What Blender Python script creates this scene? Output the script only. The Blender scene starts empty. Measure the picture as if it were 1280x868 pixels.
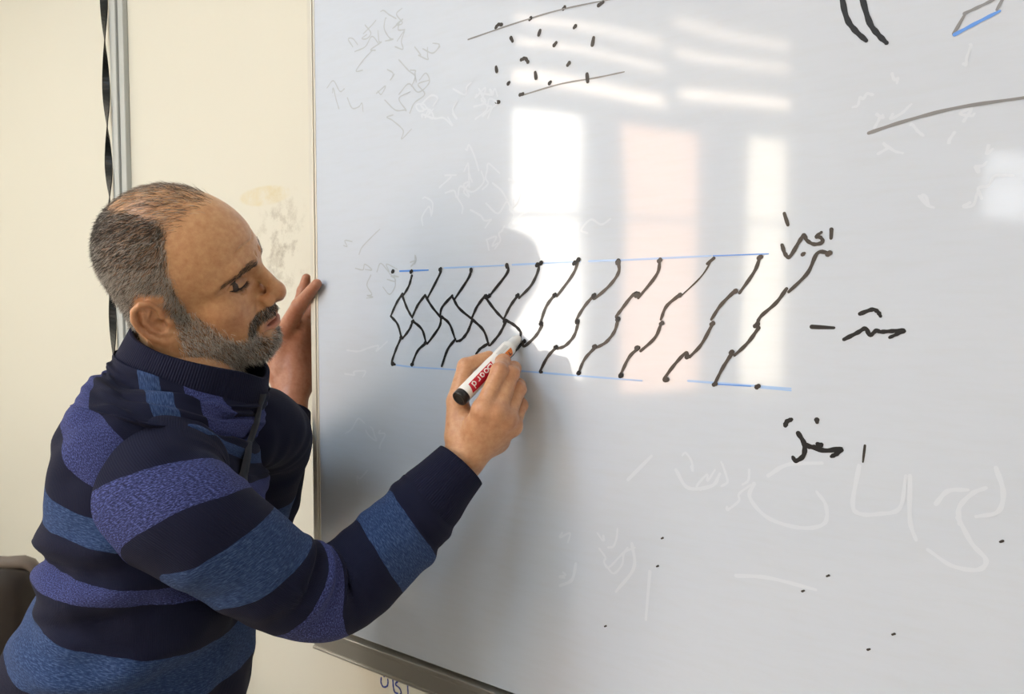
import bpy, math, random
import numpy as np
from mathutils import Matrix, Vector

random.seed(7)
rng = np.random.default_rng(11)
scene = bpy.context.scene
COL = scene.collection

# ------------------------------------------------------------------ camera
FPX, CX, CY = 960.0, 640.0, 434.0          # focal length and centre in photo pixels (1280 x 868)
D = 0.90                                   # camera distance from the board plane (y = 0)
CAM = np.array([1.088, -D, 1.45])
_az, _pit = math.radians(126.0), math.radians(-2.92)
FW = np.array([math.cos(_az) * math.cos(_pit), math.sin(_az) * math.cos(_pit), math.sin(_pit)])
RT = np.array([math.sin(_az), -math.cos(_az), 0.0])
UP = np.cross(RT, FW)
cd = bpy.data.cameras.new('camera')
cam = bpy.data.objects.new('camera', cd)
COL.objects.link(cam)
cam.matrix_world = Matrix(((RT[0], UP[0], -FW[0], CAM[0]), (RT[1], UP[1], -FW[1], CAM[1]),
                           (RT[2], UP[2], -FW[2], CAM[2]), (0, 0, 0, 1)))
cd.sensor_width = 36.0
cd.lens = 27.0
cd.clip_start = 0.02
scene.camera = cam

# ------------------------------------------------------------------ world and exposure
world = bpy.data.worlds.new('world')
scene.world = world
world.use_nodes = True
world.node_tree.nodes['Background'].inputs[0].default_value = (0.75, 0.86, 1.0, 1)
world.node_tree.nodes['Background'].inputs[1].default_value = 1.0
vs = scene.view_settings
vs.view_transform = 'Standard'
vs.look = 'None'
vs.gamma = 1.0
vs.exposure = 0.46
vs.use_curve_mapping = False

# windows, lamps and added fill panes: colour and strength of the light
DAY_WHITE = ((1.0, 0.93, 0.82), 11.0)
DAY_GOLD = ((1.0, 0.88, 0.68), 8.0)
DAY_DIM = ((0.95, 0.97, 1.0), 4.5)
LAMP = ((0.66, 0.84, 1.0), 11.0)            # ceiling lamps
DAY_PEACH = ((1.0, 0.60, 0.38), 7.0)
DAY_SLAT = ((1.0, 0.82, 0.64), 10.0)
FILL_FRONT = ((1.0, 0.90, 0.76), 3.0)  # added warm fill from behind the camera
FILL_WARM = ((1.0, 0.90, 0.74), 1.8)  # added warm fill from the left, out of view

# ------------------------------------------------------------------ helpers
def U(px, py, z):
    """photo pixel + depth along the view axis -> world point"""
    return CAM + RT * ((px - CX) / FPX * z) + UP * ((CY - py) / FPX * z) + FW * z

def ray(px, py):
    return RT * ((px - CX) / FPX) + UP * ((CY - py) / FPX) + FW

def onY(px, py, y=0.0):
    """photo pixel -> world point on the plane y = const (the board, the wall)"""
    d = ray(px, py)
    return CAM + d * ((y - CAM[1]) / d[1])

def c2w(P):
    """camera coordinates (right, up, depth) -> world"""
    P = np.asarray(P, float)
    return CAM + P[..., 0:1] * RT + P[..., 1:2] * UP + P[..., 2:3] * FW

def w2c(P):
    d = np.asarray(P, float) - CAM
    return np.stack([d @ RT, d @ UP, d @ FW], -1)

def w2p(P):
    c = w2c(P)
    return np.stack([CX + FPX * c[..., 0] / c[..., 2], CY - FPX * c[..., 1] / c[..., 2]], -1)

def pc(px, py, z):
    return np.array([(px - CX) / FPX * z, (CY - py) / FPX * z, z])

def norm(v):
    v = np.asarray(v, float)
    return v / (np.linalg.norm(v, axis=-1, keepdims=True) + 1e-12)

def obj(name, verts, faces, mat=None, parent=None, smooth=False):
    me = bpy.data.meshes.new(name)
    if isinstance(verts, np.ndarray):
        verts = verts.tolist()
    if isinstance(faces, np.ndarray):
        faces = faces.tolist()
    me.from_pydata(verts, [], faces)
    me.update()
    o = bpy.data.objects.new(name, me)
    COL.objects.link(o)
    if mat:
        me.materials.append(mat)
    if parent is not None:
        o.parent = parent
    if smooth:
        me.polygons.foreach_set('use_smooth', [True] * len(me.polygons))
    return o

def empty(name, loc=(0, 0, 0)):
    o = bpy.data.objects.new(name, None)
    COL.objects.link(o)
    o.location = loc
    o.empty_display_size = 0.05
    return o

def adopt(o, parent):
    """parent while keeping world-space mesh coordinates"""
    o.parent = parent
    o.matrix_parent_inverse = Matrix.Translation(parent.location).inverted()
    return o

def tag(o, label=None, cat=None, group=None, kind=None):
    for k, v in (('label', label), ('category', cat), ('group', group), ('kind', kind)):
        if v:
            o[k] = v
    return o

def pattr(o, name, cols):
    a = o.data.color_attributes.new(name, 'FLOAT_COLOR', 'POINT')
    c = np.ones((len(o.data.vertices), 4), np.float32)
    c[:, :3] = cols
    a.data.foreach_set('color', c.ravel())

def bev(o, w=0.003, seg=2):
    m = o.modifiers.new('bevel', 'BEVEL')
    m.width, m.segments, m.limit_method, m.angle_limit = w, seg, 'ANGLE', 0.6
    return o

class MB:
    def __init__(self):
        self.v, self.f = [], []
    def add(self, v, f):
        n = len(self.v)
        self.v += [tuple(map(float, p)) for p in v]
        self.f += [tuple(n + i for i in q) for q in f]
        return self
    def box(self, lo, hi, fr=None):
        (a, b, c), (d, e, g) = lo, hi
        v = [(a, b, c), (d, b, c), (d, e, c), (a, e, c), (a, b, g), (d, b, g), (d, e, g), (a, e, g)]
        if fr is not None:
            o_, x_, y_, z_ = [np.asarray(q, float) for q in fr]
            v = [o_ + x_ * p[0] + y_ * p[1] + z_ * p[2] for p in v]
        return self.add(v, [(0, 3, 2, 1), (4, 5, 6, 7), (0, 1, 5, 4), (1, 2, 6, 5), (2, 3, 7, 6), (3, 0, 4, 7)])
    def tube(self, pts, rad, n=12, cap=True):
        pts = np.asarray(pts, float)
        rad = np.broadcast_to(np.asarray(rad, float), (len(pts),))
        t = norm(np.gradient(pts, axis=0))
        ref = np.array([0, 0, 1.0]) if abs(t[0][2]) < 0.9 else np.array([1.0, 0, 0])
        v = []
        s = norm(np.cross(t[0], ref))
        for i in range(len(pts)):
            s = norm(s - t[i] * (s @ t[i]))
            q = np.cross(t[i], s)
            for k in range(n):
                a = 2 * math.pi * k / n
                v.append(pts[i] + rad[i] * (math.cos(a) * s + math.sin(a) * q))
        f = []
        for i in range(len(pts) - 1):
            for k in range(n):
                k2 = (k + 1) % n
                f.append((i * n + k, i * n + k2, (i + 1) * n + k2, (i + 1) * n + k))
        if cap:
            f.append(tuple(range(n))[::-1])
            f.append(tuple((len(pts) - 1) * n + k for k in range(n)))
        return self.add(v, f)
    def build(self, name, mat, parent=None, smooth=False):
        return obj(name, self.v, self.f, mat, parent, smooth)

def catmull(P, n):
    """Catmull-Rom through the control rows of P (any width), n samples"""
    P = np.asarray(P, float)
    k = len(P)
    if k == 2:
        t = np.linspace(0, 1, n)[:, None]
        return P[0] * (1 - t) + P[1] * t
    Q = np.vstack([2 * P[0] - P[1], P, 2 * P[-1] - P[-2]])
    s = np.linspace(0, k - 1, n)
    i = np.minimum(s.astype(int), k - 2)
    t = (s - i)[:, None]
    a, b, c, d = Q[i], Q[i + 1], Q[i + 2], Q[i + 3]
    return 0.5 * (2 * b + (c - a) * t + (2 * a - 5 * b + 4 * c - d) * t ** 2 + (3 * b - a - 3 * c + d) * t ** 3)

# ------------------------------------------------------------------ materials
def mat(name, color=(0.8, 0.8, 0.8), rough=0.5, metal=0.0, **kw):
    m = bpy.data.materials.new(name)
    m.use_nodes = True
    b = m.node_tree.nodes['Principled BSDF']
    b.inputs['Base Color'].default_value = (*color, 1)
    b.inputs['Roughness'].default_value = rough
    b.inputs['Metallic'].default_value = metal
    for k, v in kw.items():
        b.inputs[k].default_value = v
    return m

class NT:
    def __init__(self, m):
        self.t = m.node_tree
        self.b = self.t.nodes['Principled BSDF']
    def n(self, typ, **kw):
        o = self.t.nodes.new(typ)
        for k, v in kw.items():
            if k.startswith('i_'):
                key = k[2:]
                key = int(key) if key.isdigit() else key.replace('_', ' ')
                o.inputs[key].default_value = v
            else:
                setattr(o, k, v)
        return o
    def l(self, a, b):
        self.t.links.new(a, b)
    def mixc(self, fac, a, b, mode='MIX'):
        m = self.n('ShaderNodeMix', data_type='RGBA', blend_type=mode)
        for src, i in ((fac, 0), (a, 6), (b, 7)):
            if hasattr(src, 'is_output'):
                self.l(src, m.inputs[i])
            else:
                m.inputs[i].default_value = src if i == 0 else (*src, 1)
        return m.outputs[2]
    def math(self, op, a, b=0.0, c=0.0):
        m = self.n('ShaderNodeMath', operation=op)
        for i, s in enumerate((a, b, c)):
            if hasattr(s, 'is_output'):
                self.l(s, m.inputs[i])
            else:
                m.inputs[i].default_value = s
        return m.outputs[0]
    def noise(self, vec, scale, detail=3.0, rough=0.5):
        x = self.n('ShaderNodeTexNoise', i_Scale=scale, i_Detail=detail, i_Roughness=rough)
        if vec is not None:
            self.l(vec, x.inputs['Vector'])
        return x.outputs['Fac']
    def ramp(self, fac, stops, interp='LINEAR'):
        r = self.n('ShaderNodeValToRGB')
        r.color_ramp.interpolation = interp
        e = r.color_ramp.elements
        while len(e) < len(stops):
            e.new(0.5)
        for i, (p, c) in enumerate(stops):
            e[i].position = p
            e[i].color = (*c, 1) if len(c) == 3 else c
        self.l(fac, r.inputs[0])
        return r.outputs[0]
    def bump(self, h, strength=0.3, dist=0.001):
        b = self.n('ShaderNodeBump', i_Strength=strength, i_Distance=dist)
        self.l(h, b.inputs['Height'])
        self.l(b.outputs[0], self.b.inputs['Normal'])

def emit(name, color, strength):
    m = bpy.data.materials.new(name)
    m.use_nodes = True
    t = m.node_tree
    t.nodes.remove(t.nodes['Principled BSDF'])
    e = t.nodes.new('ShaderNodeEmission')
    e.inputs[0].default_value = (*color, 1)
    e.inputs[1].default_value = strength
    t.links.new(e.outputs[0], t.nodes['Material Output'].inputs[0])
    return m

def wall_mat():
    m = mat('cream_paint', (0.80, 0.74, 0.60), 0.55)
    q = NT(m)
    geo = q.n('ShaderNodeNewGeometry')
    pos = geo.outputs['Position']
    n1 = q.noise(pos, 2.2, 4)
    c = q.mixc(q.math('MULTIPLY', n1, 0.35), (0.650, 0.630, 0.545), (0.60, 0.575, 0.485))
    # scuffs beside the board and an old tape stain
    n2 = q.noise(pos, 26, 6, 0.7)
    def blob(x, z, rx, rz):
        s = q.n('ShaderNodeSeparateXYZ')
        q.l(pos, s.inputs[0])
        dx = q.math('DIVIDE', q.math('SUBTRACT', s.outputs[0], x), rx)
        dz = q.math('DIVIDE', q.math('SUBTRACT', s.outputs[2], z), rz)
        r = q.math('ADD', q.math('MULTIPLY', dx, dx), q.math('MULTIPLY', dz, dz))
        return q.math('MAXIMUM', q.math('SUBTRACT', 1.0, r), 0.0)
    a = onY(352, 305, WALLY)
    sc = q.math('MULTIPLY', blob(a[0], a[2], 0.10, 0.13), q.ramp(n2, [(0.5, (0, 0, 0)), (0.68, (1, 1, 1))]))
    c = q.mixc(q.math('MULTIPLY', sc, 0.75), c, (0.30, 0.26, 0.20))
    a = onY(330, 245, WALLY)
    st = q.math('MULTIPLY', q.math('MINIMUM', q.math('MULTIPLY', blob(a[0], a[2], 0.09, 0.022), 3.0), 1.0),
                q.ramp(n2, [(0.35, (0, 0, 0)), (0.6, (1, 1, 1))]))
    c = q.mixc(q.math('MULTIPLY', st, 0.6), c, (0.62, 0.53, 0.30))
    q.l(c, q.b.inputs['Base Color'])
    q.bump(q.noise(pos, 160, 2), 0.12, 0.001)
    return m

def board_mat():
    m = mat('whiteboard_enamel', (0.74, 0.77, 0.82), 0.055)
    q = NT(m)
    pos = q.n('ShaderNodeNewGeometry').outputs['Position']
    n1 = q.noise(pos, 3.0, 5, 0.6)
    c = q.mixc(n1, (0.525, 0.585, 0.685), (0.560, 0.610, 0.695))
    mp = q.n('ShaderNodeMapping')
    mp.inputs['Rotation'].default_value = (0, 0.35, 0)
    mp.inputs['Scale'].default_value = (5, 5, 38)
    q.l(pos, mp.inputs[0])
    n2 = q.noise(mp.outputs[0], 3.0, 5, 0.65)
    c = q.mixc(q.math('MULTIPLY', q.ramp(n2, [(0.45, (0, 0, 0)), (0.75, (1, 1, 1))]), 0.35), c, (0.505, 0.545, 0.60))
    q.l(c, q.b.inputs['Base Color'])
    r = q.math('ADD', 0.040, q.math('MULTIPLY', n2, 0.06))
    q.l(r, q.b.inputs['Roughness'])
    # the sheet is not quite flat
    w = q.noise(pos, 3.2, 0.5)
    q.bump(w, 0.30, 0.012)
    return m

WALLY = 0.10
M = {}
M['wall'] = wall_mat()
M['wall_plain'] = mat('plain_cream_paint', (0.72, 0.69, 0.61), 0.6)
M['ceiling'] = mat('ceiling_white', (0.82, 0.82, 0.80), 0.8)
M['floor'] = mat('floor_tile', (0.42, 0.38, 0.33), 0.35)
M['board'] = board_mat()
M['alu'] = mat('aluminium', (0.62, 0.61, 0.58), 0.32, 0.9)
M['alu_pale'] = mat('pale_frame', (0.62, 0.60, 0.54), 0.35, 0.35)
M['alu_worn'] = mat('worn_aluminium', (0.50, 0.48, 0.44), 0.38, 0.85)
M['ink'] = mat('black_ink', (0.010, 0.011, 0.014), 0.35, **{'Specular IOR Level': 0.25})
M['ink_dry'] = mat('dry_grey_ink', (0.20, 0.20, 0.21), 0.3)
M['ink_brown'] = mat('thin_black_ink', (0.038, 0.033, 0.032), 0.3, **{'Specular IOR Level': 0.28})
M['ink_blue'] = mat('blue_ink', (0.10, 0.27, 0.72), 0.25)
M['ink_paleblue'] = mat('pale_blue_ink', (0.33, 0.50, 0.80), 0.2)
M['ink_wall'] = mat('dark_blue_ink', (0.03, 0.06, 0.30), 0.4)
M['ghost'] = mat('wiped_ink', (0.60, 0.65, 0.735), 0.09)
M['ghost_dark'] = mat('wiped_grey_ink', (0.44, 0.48, 0.53), 0.09)
M['pvc'] = mat('grey_trunking', (0.44, 0.46, 0.45), 0.45)
M['strap'] = mat('black_strap', (0.006, 0.008, 0.008), 0.4, **{'Specular IOR Level': 0.2})

# ------------------------------------------------------------------ the room
def slab(name, pts, z0, z1, thick, m):
    """vertical wall slab from a to b, thickness to the right-hand outside"""
    (ax, ay), (bx, by) = pts
    d = norm(np.array([bx - ax, by - ay, 0]))
    nrm = np.array([d[1], -d[0], 0])
    L = math.hypot(bx - ax, by - ay)
    mb = MB().box((0, 0, z0), (L, thick, z1), (np.array([ax, ay, 0]), d, nrm, np.array([0, 0, 1.0])))
    return tag(mb.build(name, m), kind='structure')

H = 3.3
P0, P1 = (-2.15, WALLY), (4.0, WALLY)
PM, WD = np.array([-0.9, -3.25]), norm(np.array([0.5, -0.87]))
WN = np.array([-WD[1], WD[0]])              # towards the room
WL = PM - 2.5 * WD
WR = PM + 4.0 * WD
tag(MB().box((-2.25, WALLY, 0), (4.1, WALLY + 0.12, H)).build('wall_back', M['wall']), kind='structure')
back_wall = bpy.data.objects['wall_back']
slab('wall_left', (P0, (WL[0], WL[1])), 0, H, 0.1, M['wall_plain'])
slab('wall_front', ((WR[0], WR[1]), (4.0, WR[1])), 0, H, 0.1, M['wall_plain'])
slab('wall_right', ((4.0, WR[1]), P1), 0, H, 0.1, M['wall_plain'])
tag(MB().box((-2.6, -7, -0.1), (4.2, 0.3, 0)).build('floor', M['floor']), kind='structure')
tag(MB().box((-2.6, -7, H), (4.2, 0.3, H + 0.1)).build('ceiling', M['ceiling']), kind='structure')

# the window wall: openings found by following the photo's reflections off the board
def refl(px, py):
    p = onY(px, py, 0.0)
    d = p - CAM
    d = np.array([d[0], -d[1], d[2]])
    n3 = np.array([WN[0], WN[1], 0])
    t = ((np.array([PM[0], PM[1], 0]) - p) @ n3) / (d @ n3)
    q = p + d * t
    return (q[:2] - PM) @ WD, q[2]

WIN = []
def win(x0, x1, ytop, zbot, day):
    s0, zt0 = refl(x0, ytop)
    s1, zt1 = refl(x1, ytop)
    WIN.append((min(s0, s1), max(s0, s1), zbot, (zt0 + zt1) / 2, day))
win(640, 736, 133, 0.95, DAY_WHITE)
win(770, 882, 150, 0.95, DAY_PEACH)
win(934, 1000, 165, 0.95, DAY_GOLD)
win(1243, 1320, 192, float(refl(1280, 290)[1]), DAY_DIM)
# slots of light between the raised slats above the windows
for (x0, x1, y0, y1) in ((637, 832, 28, 36), (845, 990, 33, 40), (640, 832, 58, 66), (845, 990, 64, 72),
                         (640, 832, 98, 116), (850, 995, 110, 124)):
    s0, z0 = refl(x0, y0)
    s1, z1 = refl(x1, y0)
    _, zb0 = refl(x0, y1)
    _, zb1 = refl(x1, y1)
    zt, zb = (z0 + z1) / 2, (zb0 + zb1) / 2
    WIN.append((min(s0, s1), max(s0, s1), zb, zt, DAY_SLAT))

fr3 = (np.array([PM[0], PM[1], 0]), np.array([WD[0], WD[1], 0]), np.array([WN[0], WN[1], 0]), np.array([0, 0, 1.0]))
LW0, LW1 = -2.5, 4.0
ss = sorted(set([LW0, LW1] + [w[0] for w in WIN] + [w[1] for w in WIN]))
ww = MB()
for a, b in zip(ss[:-1], ss[1:]):
    mid = (a + b) / 2
    if b - a < 1e-4:
        continue
    holes = sorted([(w[2], w[3]) for w in WIN if w[0] <= mid <= w[1]])
    z = 0.0
    for h0, h1 in holes:
        if h0 > z:
            ww.box((a, -0.1, z), (b, 0, h0), fr3)
        z = max(z, h1)
    if z < H:
        ww.box((a, -0.1, z), (b, 0, H), fr3)
tag(ww.build('wall_window', M['wall_plain']), kind='structure')
M['frame'] = mat('window_frame_white', (0.75, 0.75, 0.72), 0.4)
daymat = {}
for i, (a, b, z0, z1, day) in enumerate(WIN):
    if day not in daymat:
        daymat[day] = emit('daylit_pane_%d' % len(daymat), *day)
    dp = 0.05 if z1 - z0 > 0.5 else 0.004
    w = MB().box((a, -dp - 0.005, z0), (b, -dp, z1), fr3).build('window_%d' % (i + 1), daymat[day])
    tag(w, kind='structure')
    if z1 - z0 > 0.5:
        fb = MB()
        t = 0.03
        fb.box((a, -0.05, z0), (a + t, -0.02, z1), fr3).box((b - t, -0.05, z0), (b, -0.02, z1), fr3)
        fb.box((a, -0.05, z0), (b, -0.02, z0 + t), fr3).box((a, -0.05, z1 - t), (b, -0.02, z1), fr3)
        zm = z0 + 0.62 * (z1 - z0)
        fb.box((a, -0.05, zm - 0.012), (b, -0.03, zm + 0.012), fr3)
        fb.build('window_frame', M['frame'], w)

lw = MB().box((-2.149, -0.98, 0.95), (-2.144, -0.12, 2.5)).build('window_21', emit('warm_fill_pane', *FILL_WARM))  # added glowing pane, unseen, for warm light from the left
tag(lw, kind='structure')
fb = MB()
for yy in (-0.98, -0.57, -0.16):
    fb.box((-2.144, yy, 0.95), (-2.12, yy + 0.04, 2.5))
fb.build('window_frame', M['frame'], lw)  # frame bars of the added left pane

# added fill light: an unseen glowing pane on the wall behind the camera
cw = MB().box((1.4, WR[1] + 0.001, 0.95), (3.7, WR[1] + 0.006, 2.6)).build('window_20', emit('front_fill_pane', *FILL_FRONT))
tag(cw, kind='structure')
fb = MB()
for x in (1.4, 2.15, 2.9, 3.66):
    fb.box((x, WR[1] + 0.006, 0.95), (x + 0.04, WR[1] + 0.03, 2.6))
for z in (0.95, 2.56):
    fb.box((1.4, WR[1] + 0.006, z), (3.7, WR[1] + 0.03, z + 0.04))
fb.build('window_frame', M['frame'], cw)  # frame bars of the added front pane

# ceiling lamps
lm = emit('lamp_diffuser', *LAMP)
for k, (x, y) in enumerate(((-0.5, -1.9), (0.6, -3.2))):
    lp = empty('ceiling_lamp', (x, y, H))
    tag(lp, ('flat white ceiling lamp panel above the window side of the room', 'flat white ceiling lamp panel above the middle of the room')[k], 'lamp')
    adopt(MB().box((x - 0.32, y - 0.62, H - 0.05), (x + 0.32, y + 0.62, H - 0.001)).build('housing', M['frame']), lp)
    adopt(MB().box((x - 0.29, y - 0.59, H - 0.056), (x + 0.29, y + 0.59, H - 0.051)).build('diffuser', lm), lp)

# cable trunking on the wall
xa, xb = onY(148, 300, WALLY)[0], onY(166.5, 300, WALLY)[0]
tk = MB()
wv = xb - xa
tk.box((xa, WALLY - 0.010, 0.02), (xa + wv * 0.30, WALLY, H - 0.02))
tk.box((xa + wv * 0.36, WALLY - 0.018, 0.02), (xa + wv * 0.62, WALLY, H - 0.02))
tk.box((xa + wv * 0.66, WALLY - 0.013, 0.02), (xb, WALLY, H - 0.02))
tag(bev(tk.build('trim_1', M['pvc']), 0.002), kind='structure')

# twisted black strap hanging beside the trunking
zs = np.linspace(0.55, 3.0, 240)
v, f = [], []
for i, z in enumerate(zs):
    s = onY(139.5, 240, WALLY - 0.012)
    yb = w2p(np.array([s[0], WALLY - 0.012, z]))[1]          # photo row of this height
    ph = math.pi * (yb - 78) / 98.0 + 0.25 * math.sin(z * 9)
    cx_ = s[0] - 0.006 * math.cos((z - 2.1) * 3.2) - 0.02 * max(0, 1.75 - z)
    e = np.array([math.sin(ph), math.cos(ph) * 0.55, 0])
    q = np.array([e[1], -e[0], 0])
    c0 = np.array([cx_, WALLY - 0.016, z])
    for sx, sq in ((-1, -1), (1, -1), (1, 1), (-1, 1)):
        v.append(c0 + e * 0.0125 * sx + q * 0.0012 * sq)
for i in range(len(zs) - 1):
    for k in range(4):
        k2 = (k + 1) % 4
        f.append((i * 4 + k, i * 4 + k2, i * 4 + 4 + k2, i * 4 + 4 + k))
st = obj('hanging_strap', v, f, M['strap'])
tag(st, 'twisted flat black strap hanging down the cream wall beside the grey trunking', 'strap')

# ------------------------------------------------------------------ whiteboard
BZ0 = float(onY(425, 795)[2])
BX1, BZ1 = 2.45, BZ0 + 1.28
wb = empty('whiteboard', (0, 0, BZ0))
tag(wb, 'large glossy whiteboard with aluminium frame and a black zigzag drawing between two blue lines', 'whiteboard')
def wpart(o):
    return adopt(o, wb)
wpart(MB().box((0.006, 0.0, BZ0 + 0.01), (BX1 - 0.006, 0.016, BZ1 - 0.01)).build('writing_surface', M['board']))
sf = MB()
sf.box((-0.006, -0.004, BZ0), (0.006, 0.024, BZ1)).box((0.0055, -0.0015, BZ0), (0.010, 0.004, BZ1))
wpart(bev(sf.build('side_frame', M['alu_pale']), 0.0015))
sf = MB().box((BX1 - 0.012, -0.004, BZ0), (BX1 + 0.006, 0.024, BZ1))
wpart(bev(sf.build('side_frame', M['alu_pale']), 0.0015))
wpart(bev(MB().box((-0.006, -0.004, BZ1 - 0.014), (BX1 + 0.006, 0.024, BZ1 + 0.006)).build('top_frame', M['alu']), 0.0015))
bf = MB().box((-0.006, -0.007, BZ0 - 0.034), (BX1 + 0.006, 0.024, BZ0 - 0.002))
bf.box((-0.006, -0.010, BZ0 - 0.004), (BX1 + 0.006, 0.020, BZ0 + 0.005))
bf.box((-0.006, -0.010, BZ0 - 0.036), (BX1 + 0.006, 0.020, BZ0 - 0.031))
wpart(bev(bf.build('bottom_frame', M['alu_worn']), 0.0015))
for x in (0.3, BX1 - 0.3):
    for z in (BZ0 + 0.15, BZ1 - 0.15):
        wpart(MB().box((x - 0.02, 0.014, z - 0.02), (x + 0.02, WALLY, z + 0.02)).build('wall_spacer', M['alu']))

# ---- strokes: polylines in crops of the photo, projected onto the board
def Z6(p): return (460 + p[0] / 3.765, 290 + p[1] / 3.765)
def Z7(p): return (740 + p[0] / 2.412, 240 + p[1] / 2.412)
def Z8(p): return (560 + p[0] / 1.7778, p[1] / 1.7778)
def Zp(p): return p
def Z5(p): return (640 + p[0] / 2.0, 540 + p[1] / 2.0)

def ribbon(mb, pts, width, plane_y, lift=0.0003, taper=0.75):
    P = np.array([onY(x, y, plane_y) for x, y in pts])
    if len(P) == 1:
        P = np.vstack([P - [0.0012, 0, 0.0008], P + [0.0012, 0, 0.0008]])
    n = max(4, 7 * (len(P) - 1)) if len(P) > 2 else 4
    C = catmull(P, n)
    C[:, 1] = plane_y - lift - np.linspace(0, 0.00025, n) - random.uniform(0, 0.0002)
    t = norm(np.gradient(C, axis=0))
    s = np.stack([-t[:, 2], 0 * t[:, 0], t[:, 0]], 1)
    w = width * 0.5 * (1 + 0.12 * np.sin(np.arange(n) * 1.3 + P[0, 0] * 90))
    if taper < 1:
        w = w * np.interp(np.linspace(0, 1, n), [0, 0.25, 0.8, 1], [1, 1, 0.93, taper])
    A, B = C + s * w[:, None], C - s * w[:, None]
    v = np.empty((2 * n, 3)); v[0::2] = A; v[1::2] = B
    f = [(2 * i, 2 * i + 2, 2 * i + 3, 2 * i + 1) for i in range(n - 1)]
    # round ends
    base = len(v)
    ext = []
    for e, sgn in ((0, -1), (n - 1, 1)):
        k0 = base + len(ext)
        for a in (-60, -20, 20, 60):
            r = math.radians(a)
            ext.append(C[e] + t[e] * sgn * w[e] * math.cos(r) + s[e] * w[e] * math.sin(r))
        ring = [k0, k0 + 1, k0 + 2, k0 + 3]
        f.append(tuple([2 * e + 1] + ring + [2 * e]) if sgn > 0 else tuple([2 * e + 1] + ring + [2 * e])[::-1])
    v = np.vstack([v, ext])
    mb.add(v, f)

def strokes(name, tr, lines, width, m, lift=0.0003, each=True, taper=0.75, par=None, py=0.0):
    par = par or wb
    mb = MB()
    for ln in lines:
        if each:
            mb = MB()
        ribbon(mb, [tr(p) for p in ln], width, py, lift, taper)
        if each:
            adopt(mb.build(name, m), par)
    if not each:
        adopt(mb.build(name, m), par)

zig6 = [[(207, 207), (193, 255), (165, 303)], [(163, 292), (135, 335), (108, 397)], [(108, 397), (140, 435), (158, 497)],
        [(158, 495), (130, 560), (112, 620), (128, 624)], [(163, 303), (185, 360), (210, 405)], [(212, 420), (195, 460), (163, 503)],
        [(340, 175), (338, 200), (278, 318)], [(270, 298), (235, 345), (210, 400)], [(270, 300), (300, 350), (345, 405)],
        [(212, 420), (255, 460), (275, 525)], [(275, 522), (235, 560), (208, 622)], [(345, 405), (335, 450), (280, 527)],
        [(485, 175), (475, 215), (410, 315)], [(398, 300), (350, 355), (340, 400)], [(400, 310), (430, 360), (492, 412)],
        [(348, 400), (385, 435), (412, 508)], [(412, 505), (375, 555), (348, 632)], [(492, 415), (470, 470), (440, 508), (418, 515)],
        [(655, 155), (655, 195), (570, 305)], [(552, 300), (515, 350), (490, 405)], [(555, 310), (600, 370), (645, 418)],
        [(495, 415), (545, 465), (570, 535)], [(568, 525), (530, 550), (510, 575)], [(648, 425), (620, 480), (575, 535)],
        [(800, 150), (802, 180), (770, 250), (712, 312)], [(705, 300), (670, 350), (640, 410)],
        [(648, 415), (690, 440), (718, 470), (718, 497)], [(735, 515), (690, 565), (665, 597)]]
strokes('pen_stroke', Z6, zig6, 0.0046, M['ink'])
zig6b = [[(990, 135), (965, 200), (890, 303)], [(880, 295), (840, 350), (815, 420), (815, 435)], [(820, 440), (790, 490), (738, 538), (728, 518)],
         [(885, 545), (845, 590), (812, 655), (820, 660)], [(1178, 140), (1180, 190), (1140, 250), (1068, 315)],
         [(1068, 295), (1020, 350), (982, 415), (990, 430)], [(990, 430), (970, 490), (930, 535), (895, 548), (885, 540)],
         [(1068, 545), (1020, 600), (990, 668)], [(1178, 410), (1160, 470), (1120, 520), (1070, 548)],
         [(1275, 290), (1245, 300), (1190, 370), (1170, 400), (1180, 420)], [(1275, 545), (1230, 590), (1190, 670)]]
strokes('pen_stroke', Z6, zig6b, 0.0046, M['ink_brown'])
zig7 = [[(205, 207), (195, 250), (140, 320)], [(368, 200), (348, 217)], [(265, 310), (225, 345), (208, 385)], [(210, 395), (190, 440), (147, 480)],
        [(290, 498), (283, 486), (250, 520), (218, 565), (228, 570)], [(507, 195), (490, 240), (445, 305)], [(432, 298), (390, 340), (360, 385)],
        [(363, 400), (330, 460), (295, 498)], [(425, 483), (395, 530), (370, 580)],
        [(718, 185), (680, 185), (650, 245), (593, 302)], [(587, 292), (555, 335), (510, 375), (497, 400)], [(503, 410), (470, 455), (430, 493)]]
strokes('pen_stroke', Z7, zig7, 0.0044, M['ink_brown'])
strokes('pen_stroke', Z7, [[(365, 200), (330, 255), (268, 315)]], 0.0022, M['ink_brown'])
dots6 = [[(117, 187)], [(205, 187)], [(342, 176)], [(486, 178), (487, 186)], [(654, 156), (655, 166)], [(797, 156)], [(815, 147)], [(118, 622)], [(209, 624)],
         [(555, 305)], [(570, 303)], [(212, 422)], [(157, 497)], [(270, 524)], [(645, 420)], [(705, 300)], [(735, 517)], [(880, 297)], [(885, 543)], [(990, 133)], [(972, 148)], [(815, 432)],
         [(1065, 300)], [(985, 424)], [(1176, 140)], [(1176, 412)], [(1068, 540)], [(992, 665)], [(1190, 678)], [(1268, 548)], [(1262, 292)]]
strokes('pen_dot', Z6, dots6, 0.0062, M['ink'], 0.0005, taper=1)
dots7 = [[(500, 587)], [(370, 580)], [(225, 567)], [(87, 552)], [(500, 398), (492, 405)], [(363, 398)], [(432, 300)], [(421, 484)], [(210, 397)], [(265, 312)], [(204, 207)],
         [(78, 385)], [(136, 470)], [(288, 497)], [(507, 198)], [(714, 186)], [(135, 312)], [(78, 214)], [(8, 466)], [(8, 318)]]
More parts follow.
